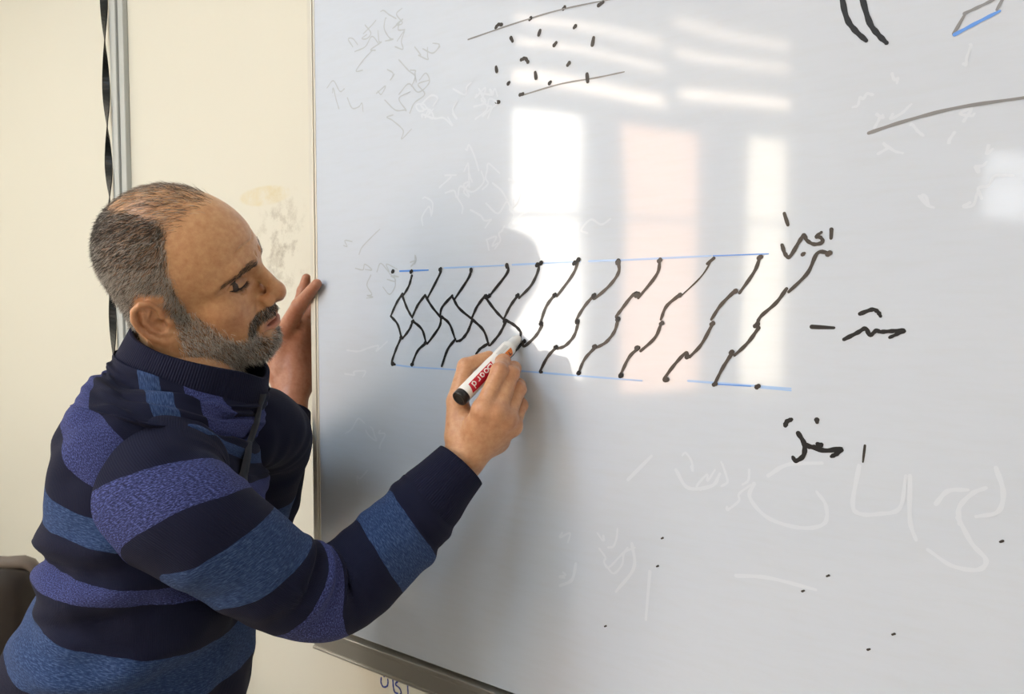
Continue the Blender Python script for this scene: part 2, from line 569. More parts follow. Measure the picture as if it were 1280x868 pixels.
strokes('pen_dot', Z7, dots7, 0.0056, M['ink_brown'], 0.0005, taper=1)
# blue guide lines
strokes('guide_line', Z6, [[(150, 185), (285, 180)]], 0.0028, M['ink_blue'], 0.0002)
strokes('guide_line', Z6, [[(360, 170), (640, 158)], [(680, 155), (1000, 140)], [(1040, 138), (1280, 130)], [(130, 627), (215, 637)],
                           [(215, 637), (430, 650)], [(720, 655), (1000, 678), (1290, 701)]], 0.0026, M['ink_paleblue'], 0.0002)
strokes('guide_line', Z7, [[(110, 205), (360, 193)], [(290, 570), (600, 593)]], 0.0026, M['ink_paleblue'], 0.0002)
strokes('guide_line', Z7, [[(366, 193), (532, 187)], [(380, 580), (480, 586)]], 0.0018, M['ink_blue'], 0.0004)
strokes('guide_line', Z7, [[(500, 589), (600, 599)]], 0.0026, M['ink_paleblue'], 0.0002)
# handwriting beside the drawing
strokes('handwriting', Z7, [[(580, 65), (591, 100)], [(573, 160), (583, 188), (597, 195), (625, 150), (640, 130), (648, 146), (670, 158), (695, 152), (690, 138), (676, 135), (692, 122)],
                            [(722, 113), (721, 140)], [(638, 187)]], 0.0044, M['ink_brown'], each=False)
strokes('handwriting', Z7, [[(663, 407), (730, 410)], [(760, 445), (800, 425), (825, 412), (838, 432), (858, 418), (870, 422), (905, 420), (942, 418), (922, 428), (898, 439)],
                            [(808, 368), (845, 355), (862, 362), (870, 375)]], 0.0046, M['ink'], each=False)
strokes('handwriting', Z7, [[(583, 705), (588, 693), (602, 686)], [(678, 688), (679, 695)], [(622, 728), (640, 760), (638, 795), (615, 811), (606, 800)],
                            [(655, 768), (675, 770), (692, 764), (680, 760)], [(640, 762), (700, 780), (750, 775), (737, 790), (722, 798)]], 0.0056, M['ink'], each=False)
strokes('handwriting', Z7, [[(823, 765), (817, 815)]], 0.0026, M['ink_brown'])
# the sketch at the top: dots between two thin lines, brackets, a corner of a solid
strokes('pen_stroke', Z8, [[(45, 88), (150, 52), (250, 22), (375, -4)], [(165, 212), (250, 187), (330, 173), (392, 160)]], 0.0022, M['ink_dry'])
dots8 = [[(106, 62), (112, 55), (120, 55)], [(183, 42)], [(258, 18)], [(335, 12), (345, 5)], [(140, 84), (144, 92)], [(205, 68), (202, 78)], [(236, 101), (241, 95)], [(282, 60)],
         [(321, 100), (324, 84)], [(107, 149), (109, 159)], [(163, 133), (172, 130), (178, 138)], [(135, 185)], [(194, 161), (196, 174)], [(266, 145), (270, 140)],
         [(309, 165), (311, 182)], [(227, 184)], [(160, 211), (167, 209)], [(107, 227), (114, 227)]]
strokes('pen_dot', Z8, dots8, 0.0052, M['ink_brown'], taper=1)
strokes('pen_stroke', Z8, [[(874, -12), (886, 40), (905, 68), (930, 91)], [(919, -10), (936, 48), (955, 76), (975, 96)]], 0.0058, M['ink'])
strokes('pen_stroke', Z8, [[(1124, 75), (1150, 30)], [(1148, 30), (1185, 13), (1220, -4)], [(1235, -6), (1220, 22)]], 0.0032, M['ink_dry'])
strokes('pen_stroke', Z8, [[(1126, 77), (1175, 51), (1226, 25)]], 0.0036, M['ink_blue'])
strokes('pen_stroke', Z8, [[(935, 296), (1010, 271), (1130, 240), (1290, 216)]], 0.0036, M['ink_dry'])
strokes('pen_dot', Zp, [[(822, 708)], [(1035, 720)], [(1004, 739)], [(828, 673)], [(1117, 793)], [(1086, 812)], [(757, 783)], [(1252, 677)]], 0.0024, M['ink_brown'], taper=1)
# wiped-off writing that still shows
gl = [[(605, 130), (595, 165), (640, 215), (720, 240), (780, 230), (785, 185), (762, 150)], [(640, 110), (690, 82), (775, 78)],
      [(868, 85), (852, 180), (870, 205), (920, 205), (970, 190), (985, 110)], [(995, 110), (995, 220), (1010, 270)],
      [(1060, 180), (1090, 148), (1140, 145)], [(1120, 230), (1118, 190), (1150, 155), (1185, 140)], [(1115, 215), (1150, 280), (1185, 320), (1165, 345), (1100, 335), (1040, 295)],
      [(410, 95), (440, 140), (500, 135), (520, 105)], [(290, 120), (350, 60)], [(160, 330), (150, 370), (120, 385)], [(300, 280), (305, 340), (260, 400)],
      [(1210, 90), (1228, 150), (1215, 200), (1160, 212)], [(345, 350), (335, 470)], [(560, 360), (640, 365), (760, 395)]]
strokes('wiped_writing', Z5, gl, 0.0046, M['ghost'], 0.00012)
def scrib(x, y, w, h, n):
    out = []
    for i in range(n):
        xx, yy = x + random.uniform(0, w), y + random.uniform(0, h)
        k = random.choice((3, 4, 5))
        ln = [(xx, yy)]
        for j in range(k):
            ln.append((ln[-1][0] + random.uniform(-9, 15), ln[-1][1] + random.uniform(-15, 13)))
        out.append(ln)
    return out
strokes('wiped_writing', Zp, scrib(520, 90, 90, 60, 12) + scrib(530, 210, 110, 70, 14) + scrib(590, 280, 160, 40, 10) + scrib(1090, 60, 150, 200, 14)
        + scrib(860, 580, 80, 60, 5) + scrib(700, 660, 80, 100, 6) + scrib(420, 430, 60, 160, 6), 0.0030, M['ghost'], 0.00012)
strokes('wiped_writing', Zp, scrib(440, 20, 90, 70, 16) + scrib(415, 110, 110, 40, 8) + scrib(440, 290, 90, 60, 8), 0.0022, M['ghost_dark'], 0.00012)
# blue word on the wall below the board
def Z9(p): return (300 + p[0] / 4.0, 700 + p[1] / 4.0)
strokes('handwriting', Z9, [[(707, 590), (706, 615), (718, 636), (736, 632), (741, 612), (739, 596)], [(722, 583)], [(765, 603), (768, 640), (775, 662), (790, 668)],
                            [(798, 603), (778, 622), (800, 645), (806, 668), (795, 676), (783, 674)], [(838, 620), (840, 650), (842, 690)]],
        0.0034, M['ink_wall'], each=False, par=back_wall, py=WALLY)

# ================================================================== the person
def surface_nets(F, origin, h):
    ins = F < 0
    nx, ny, nz = F.shape
    c = np.zeros((nx - 1, ny - 1, nz - 1), np.uint8)
    for i in (0, 1):
        for j in (0, 1):
            for k in (0, 1):
                c += ins[i:nx - 1 + i, j:ny - 1 + j, k:nz - 1 + k]
    act = (c > 0) & (c < 8)
    I, J, K = np.nonzero(act)
    idx = -np.ones(act.shape, np.int64)
    idx[I, J, K] = np.arange(len(I))
    S = np.zeros((len(I), 3)); N = np.zeros(len(I))
    cor = [(i, j, k) for i in (0, 1) for j in (0, 1) for k in (0, 1)]
    for a in range(8):
        for b in range(a + 1, 8):
            ca, cb = np.array(cor[a]), np.array(cor[b])
            if np.abs(ca - cb).sum() != 1:
                continue
            fa = F[I + ca[0], J + ca[1], K + ca[2]]
            fb = F[I + cb[0], J + cb[1], K + cb[2]]
            m = (fa < 0) != (fb < 0)
            t = np.where(m, fa / np.where(m, fa - fb, 1), 0)
            S[m] += (ca + (cb - ca) * t[:, None])[m]
            N[m] += 1
    V = (np.stack([I, J, K], 1) + S / N[:, None]) * h + np.asarray(origin)
    quads = []
    for ax in range(3):
        sl0 = [slice(None)] * 3; sl1 = [slice(None)] * 3
        sl0[ax] = slice(0, -1); sl1[ax] = slice(1, None)
        d = ins[tuple(sl0)] != ins[tuple(sl1)]
        e = np.stack(np.nonzero(d), 1)
        b1, b2 = (ax + 1) % 3, (ax + 2) % 3
        ok = (e[:, b1] > 0) & (e[:, b2] > 0) & (e[:, b1] < F.shape[b1] - 1) & (e[:, b2] < F.shape[b2] - 1)
        e = e[ok]
        def cell(o1, o2):
            q = e.copy(); q[:, b1] -= o1; q[:, b2] -= o2
            return idx[q[:, 0], q[:, 1], q[:, 2]]
        q = np.stack([cell(1, 1), cell(0, 1), cell(0, 0), cell(1, 0)], 1)
        flip = ~ins[e[:, 0], e[:, 1], e[:, 2]]
        q[flip] = q[flip][:, ::-1]
        quads.append(q)
    return V, np.vstack(quads)

def grid(lo, hi, h):
    ax = [np.arange(lo[i], hi[i] + h, h, dtype=np.float32) for i in range(3)]
    return ax[0][:, None, None], ax[1][None, :, None], ax[2][None, None, :]

def smin(a, b, k):
    h = np.maximum(k - np.abs(a - b), 0) / k
    return np.minimum(a, b) - h * h * k * 0.25

def smax(a, b, k):
    return -smin(-a, -b, k)

def ell(G, c, r):
    X, Y, Z = G
    x, y, z = (X - c[0]) / r[0], (Y - c[1]) / r[1], (Z - c[2]) / r[2]
    k0 = np.sqrt(x * x + y * y + z * z)
    k1 = np.sqrt((x / r[0]) ** 2 + (y / r[1]) ** 2 + (z / r[2]) ** 2) + 1e-6
    return (k0 * (k0 - 1) / k1).astype(np.float32)

def sph(G, c, r):
    X, Y, Z = G
    return np.sqrt((X - c[0]) ** 2 + (Y - c[1]) ** 2 + (Z - c[2]) ** 2) - r

def cone(G, a, b, ra, rb):
    """capsule with a radius that runs from ra to rb"""
    X, Y, Z = G
    a = np.asarray(a, float); d = np.asarray(b, float) - a
    px, py, pz = X - a[0], Y - a[1], Z - a[2]
    t = np.clip((px * d[0] + py * d[1] + pz * d[2]) / (d @ d), 0, 1)
    return np.sqrt((px - t * d[0]) ** 2 + (py - t * d[1]) ** 2 + (pz - t * d[2]) ** 2) - (ra + (rb - ra) * t)

def chain(G, pts, rad, k=0.0):
    out = None
    for i in range(len(pts) - 1):
        q = cone(G, pts[i], pts[i + 1], rad[i], rad[i + 1])
        out = q if out is None else (np.minimum(out, q) if k == 0 else smin(out, q, k))
    return out

# ---- pose: head frame (forward, left, up) fitted to the face's landmarks, in camera axes
HR = np.array([[0.999, -0.018, -0.032], [0.036, 0.617, 0.786], [-0.005, 0.787, -0.617]])
HO = np.array([-0.4284, 0.0825, 1.015])
def head2cam(P): return np.asarray(P) @ HR.T + HO
def cam2head(P): return (np.asarray(P) - HO) @ HR

NECK_BASE = pc(250, 492, 1.055)

def head_mesh():
    h = 0.0014
    lo, hi = (-0.118, -0.122, -0.20), (0.142, 0.122, 0.148)
    X, Yf, Z = grid(lo, hi, h)
    Y = np.abs(Yf)
    G = (X, Y, Z)
    d = ell(G, (-0.004, 0, 0.047), (0.094, 0.0765, 0.090))
    d = smin(d, ell(G, (0.030, 0, 0.050), (0.071, 0.0585, 0.066)), 0.02)
    d = smin(d, ell(G, (0.034, 0, -0.026), (0.061, 0.058, 0.072)), 0.02)
    d = smin(d, ell(G, (0.070, 0, -0.050), (0.033, 0.033, 0.036)), 0.018)
    d = smin(d, cone(G, (0.006, 0.051, -0.055), (0.072, 0.020, -0.097), 0.018, 0.017), 0.022)
    d = smin(d, ell(G, (0.080, 0, -0.094), (0.019, 0.022, 0.017)), 0.014)
    d = smin(d, ell(G, (0.055, 0.042, -0.014), (0.026, 0.022, 0.021)), 0.018)
    d = smin(d, ell(G, (0.054, 0.035, -0.046), (0.030, 0.023, 0.030)), 0.02)
    # brow ridge
    d = smin(d, cone(G, (0.0925, 0.009, 0.040), (0.079, 0.035, 0.0415), 0.0085, 0.0085), 0.014)
    d = smin(d, cone(G, (0.079, 0.035, 0.0415), (0.057, 0.052, 0.030), 0.0085, 0.0065), 0.014)
    # eye sockets, eyelids
    d = smax(d, -ell((X + 0.5 * (Y - 0.0315), Y, Z), (0.0985, 0.0315, 0.0200), (0.0195, 0.0180, 0.0105)), 0.013)
    d = smax(d, -ell(G, (0.1000, 0.0165, 0.020), (0.012, 0.006, 0.010)), 0.010)
    ec = np.array([0.0705, 0.0320, 0.0180])
    SH = 0.55                                                 # the lids run back towards the temple
    GE = (X + SH * (Y - ec[1]), Y, Z)
    lid = ell(GE, ec, (0.0140, 0.0170, 0.0132))
    d = smin(d, lid, 0.004)
    def onlid(y, z, r=1.0):
        q = (y / 0.0170) ** 2 + (z / 0.0132) ** 2
        return ec + np.array([0.0140 * math.sqrt(max(0.02, 1 - q)) * r - SH * y, y, z])
    slit = chain(G, [onlid(-0.0125, -0.0035), onlid(-0.007, -0.0055), onlid(0.0, -0.0062), onlid(0.007, -0.0055), onlid(0.0135, -0.002)],
                 [0.0008, 0.0016, 0.0020, 0.0018, 0.0008])
    d = smax(d, -slit, 0.0012)
    crease = chain(G, [onlid(-0.0125, 0.004), onlid(-0.006, 0.0082), onlid(0.002, 0.0090), onlid(0.010, 0.0065), onlid(0.0150, 0.001)], [0.0008] * 5)
    d = smax(d, -crease, 0.003)
    bag = chain(G, [onlid(-0.011, -0.0085) - [0.001, 0, 0], (0.0845, 0.0285, 0.0030), (0.073, 0.041, 0.0045)], [0.0006] * 3)
    d = smax(d, -bag, 0.004)
    # crow's feet
    for z0, z1 in ((0.021, 0.027), (0.017, 0.017), (0.013, 0.008)):
        d = smax(d, -cone(G, (0.0620, 0.0505, z0), (0.050, 0.0570, z1), 0.0006, 0.0004), 0.003)
    # frown lines
    d = smax(d, -cone(G, (0.1005, 0.006, 0.034), (0.1025, 0.0075, 0.050), 0.0010, 0.0006), 0.004)
    for k_, zf in enumerate((0.064, 0.078)):
        d = smax(d, -chain(G, [(0.1000 - 0.011 * k_, 0.0, zf), (0.0955 - 0.012 * k_, 0.020, zf + 0.003), (0.0800 - 0.012 * k_, 0.040, zf)], [0.0006] * 3), 0.004)
    # nose
    d = smin(d, cone(G, (0.0945, 0, 0.027), (0.1135, 0, -0.010), 0.0078, 0.0100), 0.010)
    d = smin(d, sph(G, (0.1145, 0, -0.0165), 0.0120), 0.007)
    d = smin(d, ell(G, (0.1020, 0.0132, -0.0212), (0.0118, 0.0074, 0.0092)), 0.005)
    d = smin(d, cone(G, (0.1160, 0, -0.0245), (0.1030, 0, -0.0315), 0.0045, 0.005), 0.005)
    d = smax(d, -ell(G, (0.1095, 0.0073, -0.0315), (0.0065, 0.0036, 0.0045)), 0.003)
    d = smax(d, -chain(G, [(0.0960, 0.0195, -0.012), (0.0930, 0.0215, -0.020), (0.0950, 0.0205, -0.029)], [0.0014, 0.002, 0.0012]), 0.005)
    # fold from nose to mouth corner
    d = smax(d, -chain(G, [(0.0965, 0.0225, -0.024), (0.0915, 0.0305, -0.038), (0.0840, 0.0350, -0.056)], [0.0010, 0.0012, 0.0007]), 0.010)
    # lips
    d = smin(d, chain(G, [(0.1030, 0.0, -0.0515), (0.1020, 0.008, -0.0512), (0.0880, 0.0255, -0.0570)], [0.0046, 0.0048, 0.0026]), 0.005)
    d = smin(d, chain(G, [(0.1025, 0.0, -0.0660), (0.0992, 0.011, -0.0650), (0.0875, 0.0245, -0.0590)], [0.0064, 0.0062, 0.0028]), 0.005)
    d = smax(d, -ell(G, (0.1040, 0, -0.0572), (0.021, 0.0215, 0.0042)), 0.0022)
    d = smax(d, -chain(G, [(0.1020, 0, -0.0765), (0.0940, 0.018, -0.0745)], [0.0030, 0.002]), 0.012)
    d = smax(d, -cone(G, (0.1070, 0, -0.034), (0.1080, 0, -0.047), 0.0012, 0.0016), 0.004)
    # ears
    EO = np.array([-0.003, 0.0705, -0.003])
    e1 = norm(np.array([-0.20, 0.10, 0.97]))
    e2 = norm(np.array([-0.88, 0.46, 0.0]) - e1 * (np.array([-0.88, 0.46, 0.0]) @ e1))
    en = np.cross(e1, e2); en = en if en[1] > 0 else -en
    rx, ry, rz = X - EO[0], Y - EO[1], Z - EO[2]
    S_ = rx * e2[0] + ry * e2[1] + rz * e2[2]
    T_ = rx * e1[0] + ry * e1[1] + rz * e1[2]
    N_ = rx * en[0] + ry * en[1] + rz * en[2]
    E = (S_, T_, N_)
    hel = [(0.010, 0.000, 0.000), (0.004, 0.006, 0.002), (0.0025, 0.018, 0.001), (0.008, 0.0295, 0.001), (0.018, 0.0340, 0.001), (0.029, 0.0300, 0.001), (0.0350, 0.019, 0.001),
           (0.0360, 0.004, 0.001), (0.0325, -0.010, 0.0005), (0.0255, -0.0205, 0), (0.017, -0.028, 0)]
    ear = chain(E, hel, [0.002, 0.0026] + [0.0036] * 4 + [0.0038] * 3 + [0.0034, 0.003])
    ear = smin(ear, ell(E, (0.0185, 0.003, -0.0035), (0.0165, 0.0300, 0.0032)), 0.004)
    ear = smin(ear, ell(E, (0.0105, -0.0265, -0.001), (0.0095, 0.0095, 0.0042)), 0.005)
    ear = smin(ear, chain(E, [(0.0215, 0.022, 0.0005), (0.0255, 0.010, 0.001), (0.0250, -0.002, 0.001), (0.019, -0.013, 0.001), (0.011, -0.0165, 0.001)], [0.0025, 0.0034, 0.0034, 0.0032, 0.003]), 0.003)
    ear = smin(ear, chain(E, [(0.0250, 0.011, 0.0), (0.014, 0.020, 0.0)], [0.003, 0.0022]), 0.003)
    ear = smin(ear, ell(E, (0.006, -0.002, -0.006), (0.014, 0.022, 0.006)), 0.005)
    ear = smax(ear, -ell(E, (0.0130, -0.004, 0.0015), (0.0078, 0.0098, 0.0072)), 0.003)
    d = smin(d, ear, 0.005)
    d = smin(d, ell(E, (0.0020, -0.0050, 0.0025), (0.0045, 0.0060, 0.0035)), 0.004)
    d = smax(d, -ell(E, (0.0085, -0.004, 0.002), (0.004, 0.006, 0.010)), 0.003)
    # neck
    nb = cam2head(NECK_BASE)
    G2 = (X, Yf, Z)
    d = smin(d, cone(G2, (-0.030, 0, -0.015), nb, 0.054, 0.060), 0.028)
    V, Q = surface_nets(d, lo, h)
    return V, Q

HV, HQ = head_mesh()
HCAM = head2cam(HV)
HW = c2w(HCAM)

def in_poly(P, poly):
    poly = np.asarray(poly, float)
    x, y = P[:, 0], P[:, 1]
    r = np.zeros(len(P), bool)
    j = len(poly) - 1
    for i in range(len(poly)):
        xi, yi = poly[i]; xj, yj = poly[j]
        c = ((yi > y) != (yj > y)) & (x < (xj - xi) * (y - yi) / (yj - yi + 1e-9) + xi)
        r ^= c
        j = i
    return r

def side_px(V):
    """photo position of the point's twin on his right half, the half the photo shows"""
    R = V.copy(); R[:, 1] = -np.abs(R[:, 1])
    c = head2cam(R)
    return np.stack([CX + FPX * c[:, 0] / c[:, 2], CY - FPX * c[:, 1] / c[:, 2]], 1)

def gauss(V, c, r):
    A = V.copy(); A[:, 1] = np.abs(A[:, 1])
    return np.exp(-(((A - np.asarray(c)) / np.asarray(r)) ** 2).sum(1))

def mix(base, col, w):
    w = np.clip(w, 0, 1)[:, None]
    return base * (1 - w) + np.asarray(col) * w

DENSE = [(96, 300), (104, 262), (132, 262), (165, 268), (196, 276), (207, 292), (206, 318), (208, 340), (217, 362), (226, 380), (236, 397), (228, 408), (217, 398), (208, 380), (180, 366), (168, 372),
         (160, 395), (170, 420), (140, 440), (100, 400)]
THIN = [(96, 300), (104, 250), (140, 215), (215, 205), (262, 222), (278, 244), (262, 254), (236, 266), (215, 282), (207, 300), (196, 276), (165, 268), (132, 262), (110, 275)]
BEARD = [(217, 366), (232, 386), (244, 398), (257, 405), (273, 416), (292, 427), (307, 428), (313, 420), (318, 414), (326, 424), (340, 421), (352, 412), (380, 408), (390, 480), (300, 490), (250, 470), (224, 425)]
MOUST = [(311, 424), (312, 404), (319, 392), (334, 383), (346, 381), (375, 376), (378, 389), (347, 393), (330, 400), (320, 409), (318, 420)]
def soft_poly(P, poly, wid, seed, k=6):
    """share of jittered copies of each point that fall inside: a frayed edge"""
    r = np.random.default_rng(seed)
    s = np.zeros(len(P))
    for _ in range(k):
        s += in_poly(P + r.normal(size=P.shape) * wid, poly)
    return s / k

SKIN = np.array((0.62, 0.355, 0.185))
def skin_cols(V):
    c = np.tile(SKIN, (len(V), 1))
    c = mix(c, (0.50, 0.225, 0.135), 0.75 * gauss(V, (0.113, 0, -0.018), (0.016, 0.016, 0.014)))
    c = mix(c, (0.50, 0.24, 0.145), 0.6 * gauss(V, (0.068, 0.046, -0.022), (0.022, 0.03, 0.02)))
    c = mix(c, (0.58, 0.29, 0.17), 0.7 * gauss(V, (-0.02, 0.085, 0.0), (0.03, 0.02, 0.05)))
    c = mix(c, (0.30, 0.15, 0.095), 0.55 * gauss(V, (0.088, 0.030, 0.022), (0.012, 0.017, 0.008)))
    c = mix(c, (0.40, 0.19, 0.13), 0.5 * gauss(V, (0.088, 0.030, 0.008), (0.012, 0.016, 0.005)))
    # lips
    A = V.copy(); A[:, 1] = np.abs(A[:, 1])
    lip = np.exp(-((A[:, 2] + 0.0578) / 0.0078) ** 4 - (A[:, 1] / 0.026) ** 6) * (A[:, 0] > 0.083)
    c = mix(c, (0.47, 0.185, 0.15), 0.9 * lip)
    c = mix(c, (0.05, 0.02, 0.018), np.exp(-((A[:, 2] + 0.0572) / 0.0026) ** 4 - (A[:, 1] / 0.020) ** 6) * (A[:, 0] < 0.101) * (A[:, 0] > 0.08))
    s_ = side_px(V)
    c = mix(c, (0.17, 0.125, 0.10), 0.62 * soft_poly(s_, DENSE, 3.0, 51) * (V[:, 0] < 0.07) * ~((np.abs(V[:, 1]) > 0.0735) & (V[:, 0] < 0.004) & (V[:, 0] > -0.05) & (V[:, 2] < 0.036)))
    c = mix(c, (0.30, 0.20, 0.15), 0.55 * soft_poly(s_, BEARD, 3.0, 52) * (V[:, 0] > 0.0) * (V[:, 2] < 0) * (1 - lip))
    c = mix(c, (0.26, 0.16, 0.12), 0.50 * soft_poly(s_, MOUST, 2.0, 53) * (V[:, 0] > 0.075) * (V[:, 2] < -0.031) * (1 - lip))
    # nostril insides, lash line
    c = mix(c, (0.06, 0.025, 0.02), gauss(V, (0.108, 0.0073, -0.0295), (0.005, 0.0032, 0.0022)))
    return c


def skin_shader(o):
    m = mat('skin', (0.5, 0.3, 0.18), 0.34)
    q = NT(m)
    a = q.n('ShaderNodeAttribute', attribute_name='tint')
    pos = q.n('ShaderNodeNewGeometry').outputs['Position']
    n1 = q.noise(pos, 120, 5, 0.65)
    c = q.mixc(q.ramp(n1, [(0.35, (0, 0, 0)), (0.75, (1, 1, 1))]), a.outputs['Color'], (0.80, 0.66, 0.60), 'MULTIPLY')
    q.l(c, q.b.inputs['Base Color'])
    q.b.inputs['Subsurface Weight'].default_value = 0.12
    q.b.inputs['Subsurface Radius'].default_value = (0.010, 0.004, 0.002)
    q.b.inputs['Subsurface Scale'].default_value = 0.5
    q.b.inputs['Specular IOR Level'].default_value = 0.42
    hsum = q.math('ADD', q.noise(pos, 850, 3, 0.6), q.math('MULTIPLY', q.noise(pos, 160, 3, 0.6), 2.2))
    q.bump(hsum, 0.28, 0.0007)
    return m
M['skin'] = skin_shader(None)

# ---- hands, in camera axes
def pcs(L): return [pc(*p) for p in L]
def pby(px, py, y):
    return w2c(onY(px, py, y))

def hand_mesh(joints, h=0.0016):
    """joints: dict with wrist chain, thumb, four fingers (lists of points) and radii"""
    allp = np.vstack([np.vstack(joints[k][0]) for k in ('arm', 'th', 'f1', 'f2', 'f3', 'f4', 'pads')])
    lo, hi = allp.min(0) - 0.03, allp.max(0) + 0.03
    G = grid(lo, hi, h)
    d = chain(G, joints['arm'][0], joints['arm'][1], 0.012)
    w = joints['arm'][0][-1]
    for k in ('f1', 'f2', 'f3', 'f4'):
        p, r = joints[k]
        d = smin(d, cone(G, w, p[0], joints['arm'][1][-1] * 0.62, r[0] * 1.05), 0.016)
    for a, b in (('f1', 'f2'), ('f2', 'f3'), ('f3', 'f4')):
        d = smin(d, cone(G, joints[a][0][0] * 0.75 + w * 0.25, joints[b][0][0] * 0.75 + w * 0.25, joints[a][1][0], joints[b][1][0]), 0.010)
    for e in joints.get('pads', ([], []))[0:1]:
        for p, r in zip(joints['pads'][0], joints['pads'][1]):
            d = smin(d, sph(G, p, r), 0.018)
    tp, tr_ = joints['th']
    d = smin(d, chain(G, [w * 0.8 + tp[0] * 0.2] + tp, [tr_[0]] + tr_, 0.004), 0.012)
    fs = None
    for k in ('f1', 'f2', 'f3', 'f4'):
        p, r = joints[k]
        q = chain(G, p, r, 0.002)
        for j in range(1, len(p) - 1):                      # knuckles
            q = smin(q, sph(G, p[j], r[j] * 1.07), 0.004)
        fs = q if fs is None else smin(fs, q, 0.0022)
    d = smin(d, fs, 0.0075)
    for k in ('f1', 'f2', 'f3', 'f4'):
        d = smin(d, sph(G, joints[k][0][0] + joints.get('kn', (np.zeros(3),))[0], joints[k][1][0] * 0.98), 0.008)
    for p in joints.get('cut', []):
        d = smax(d, -cone(G, p[0], p[1], p[2], p[2] * 0.6), 0.003)
    return surface_nets(d, lo, h)

R_HAND = {
    'arm': (pcs([(520, 645, 1.02), (556, 605, 1.035), (580, 575, 1.045)]), [0.034, 0.0285, 0.0265]),
    'th': (pcs([(572, 545, 1.045), (572, 502, 1.052), (582, 458, 1.064), (611, 446, 1.075)]), [0.0175, 0.0150, 0.0112, 0.0085]),
    'f1': (pcs([(604, 513, 1.010), (624, 464, 1.030), (629, 452, 1.058), (617, 455, 1.080)]), [0.0135, 0.0108, 0.0096, 0.0082]),
    'f2': (pcs([(620, 517, 1.012), (639, 468, 1.042), (642, 461, 1.070), (628, 468, 1.090)]), [0.0132, 0.0106, 0.0096, 0.0082]),
    'f3': (pcs([(632, 525, 1.020), (648, 487, 1.050), (648, 482, 1.076), (633, 487, 1.096)]), [0.0125, 0.0102, 0.0092, 0.0080]),
    'f4': (pcs([(640, 533, 1.034), (651, 507, 1.062), (649, 503, 1.084), (638, 505, 1.100)]), [0.0118, 0.0092, 0.0082, 0.0072]),
    'pads': ([pc(602, 550, 1.062), pc(585, 530, 1.052), pc(622, 550, 1.058)], [0.022, 0.020, 0.017]),
    'kn': (np.array([0, 0.0, -0.0025]),),
}
def ly(L): return [pby(*p) for p in L]
L_HAND = {
    'arm': (ly([(340, 600, -0.08), (357, 545, -0.030), (364, 512, -0.010)]), [0.034, 0.030, 0.0275]),
    'th': (ly([(349, 468, -0.004), (353, 420, -0.002), (374, 382, -0.009), (396, 355, -0.0125)]), [0.021, 0.0175, 0.0135, 0.0088]),
    'f1': (ly([(366, 405, 0.020), (374, 382, 0.030), (379, 364, 0.036), (383, 348, 0.038)]), [0.0165, 0.0125, 0.0108, 0.0086]),
    'f2': (ly([(381, 400, 0.040), (394, 382, 0.054), (410, 378, 0.060), (420, 372, 0.060)]), [0.0140, 0.0106, 0.0096, 0.0082]),
    'f3': (ly([(388, 430, 0.050), (406, 412, 0.058), (418, 405, 0.061), (428, 400, 0.061)]), [0.0130, 0.0102, 0.0092, 0.0080]),
    'f4': (ly([(390, 450, 0.050), (407, 440, 0.058), (417, 436, 0.061), (425, 432, 0.061)]), [0.0118, 0.0092, 0.0082, 0.0072]),
    'pads': ([pby(352, 462, 0.0), pby(374, 478, 0.016), pby(368, 440, 0.022), pby(377, 412, 0.022)], [0.026, 0.024, 0.022, 0.021]),
    'cut': [(pby(352, 446, -0.026), pby(384, 470, -0.010), 0.0032), (pby(358, 428, -0.022), pby(384, 440, 0.0), 0.0028), (pby(356, 402, -0.015), pby(380, 412, 0.012), 0.0026)],
}
RV, RQ = hand_mesh(R_HAND)
LV, LQ = hand_mesh(L_HAND)

# ---- torso line (camera axes): pixel, depth, half width across, half depth front to back
LAT = norm(pc(345, 505, 1.22) - pc(200, 612, 0.84))         # from his right shoulder to his left
SPINE = [  # px, py, z, a (across), b (front-back)
    (128, 1130, 1.02, 0.170, 0.122), (136, 1010, 1.01, 0.172, 0.130), (152, 900, 1.00, 0.172, 0.142), (176, 800, 1.00, 0.174, 0.137),
    (197, 720, 1.00, 0.176, 0.120), (207, 650, 1.005, 0.180, 0.114), (209, 590, 1.015, 0.184, 0.112), (220, 540, 1.03, 0.178, 0.104),
    (231, 505, 1.035, 0.146, 0.102), (238, 483, 1.036, 0.112, 0.101), (243, 464, 1.034, 0.088, 0.098)]

def loft(ctrl, nr, ns, lat, expo=2.08):
    C = np.array([list(pc(*r[:3])) + list(r[3:5]) for r in ctrl])
    S = catmull(C, nr)
    c = S[:, :3]
    t = norm(np.gradient(c, axis=0))
    lv = norm(lat - t * (t @ lat)[:, None])
    fv = np.cross(lv, t)
    fv[fv[:, 0] < 0] *= -1
    th = np.linspace(0, 2 * math.pi, ns, endpoint=False)
    co, si = np.cos(th), np.sin(th)
    sc = (np.abs(co) ** expo + np.abs(si) ** expo) ** (-1 / expo)
    P = c[:, None] + fv[:, None] * (S[:, 4:5] * (co * sc))[..., None] - lv[:, None] * (S[:, 3:4] * (si * sc))[..., None]
    u = np.concatenate([[0], np.cumsum(np.linalg.norm(np.diff(c, axis=0), axis=1))])
    return P, u, th, c, t

def ring_faces(nr, ns):
    i, k = np.meshgrid(np.arange(nr - 1), np.arange(ns), indexing='ij')
    k2 = (k + 1) % ns
    return np.stack([i * ns + k, i * ns + k2, (i + 1) * ns + k2, (i + 1) * ns + k], -1).reshape(-1, 4)

def nrm_of(P):
    du = np.gradient(P, axis=0)
    dv = np.roll(P, -1, 1) - np.roll(P, 1, 1)
    return norm(np.cross(du, dv))

def outward(P, N):
    c = P.mean(1, keepdims=True)
    s = np.sign(((P - c) * N).sum(-1).mean())
    return N * s

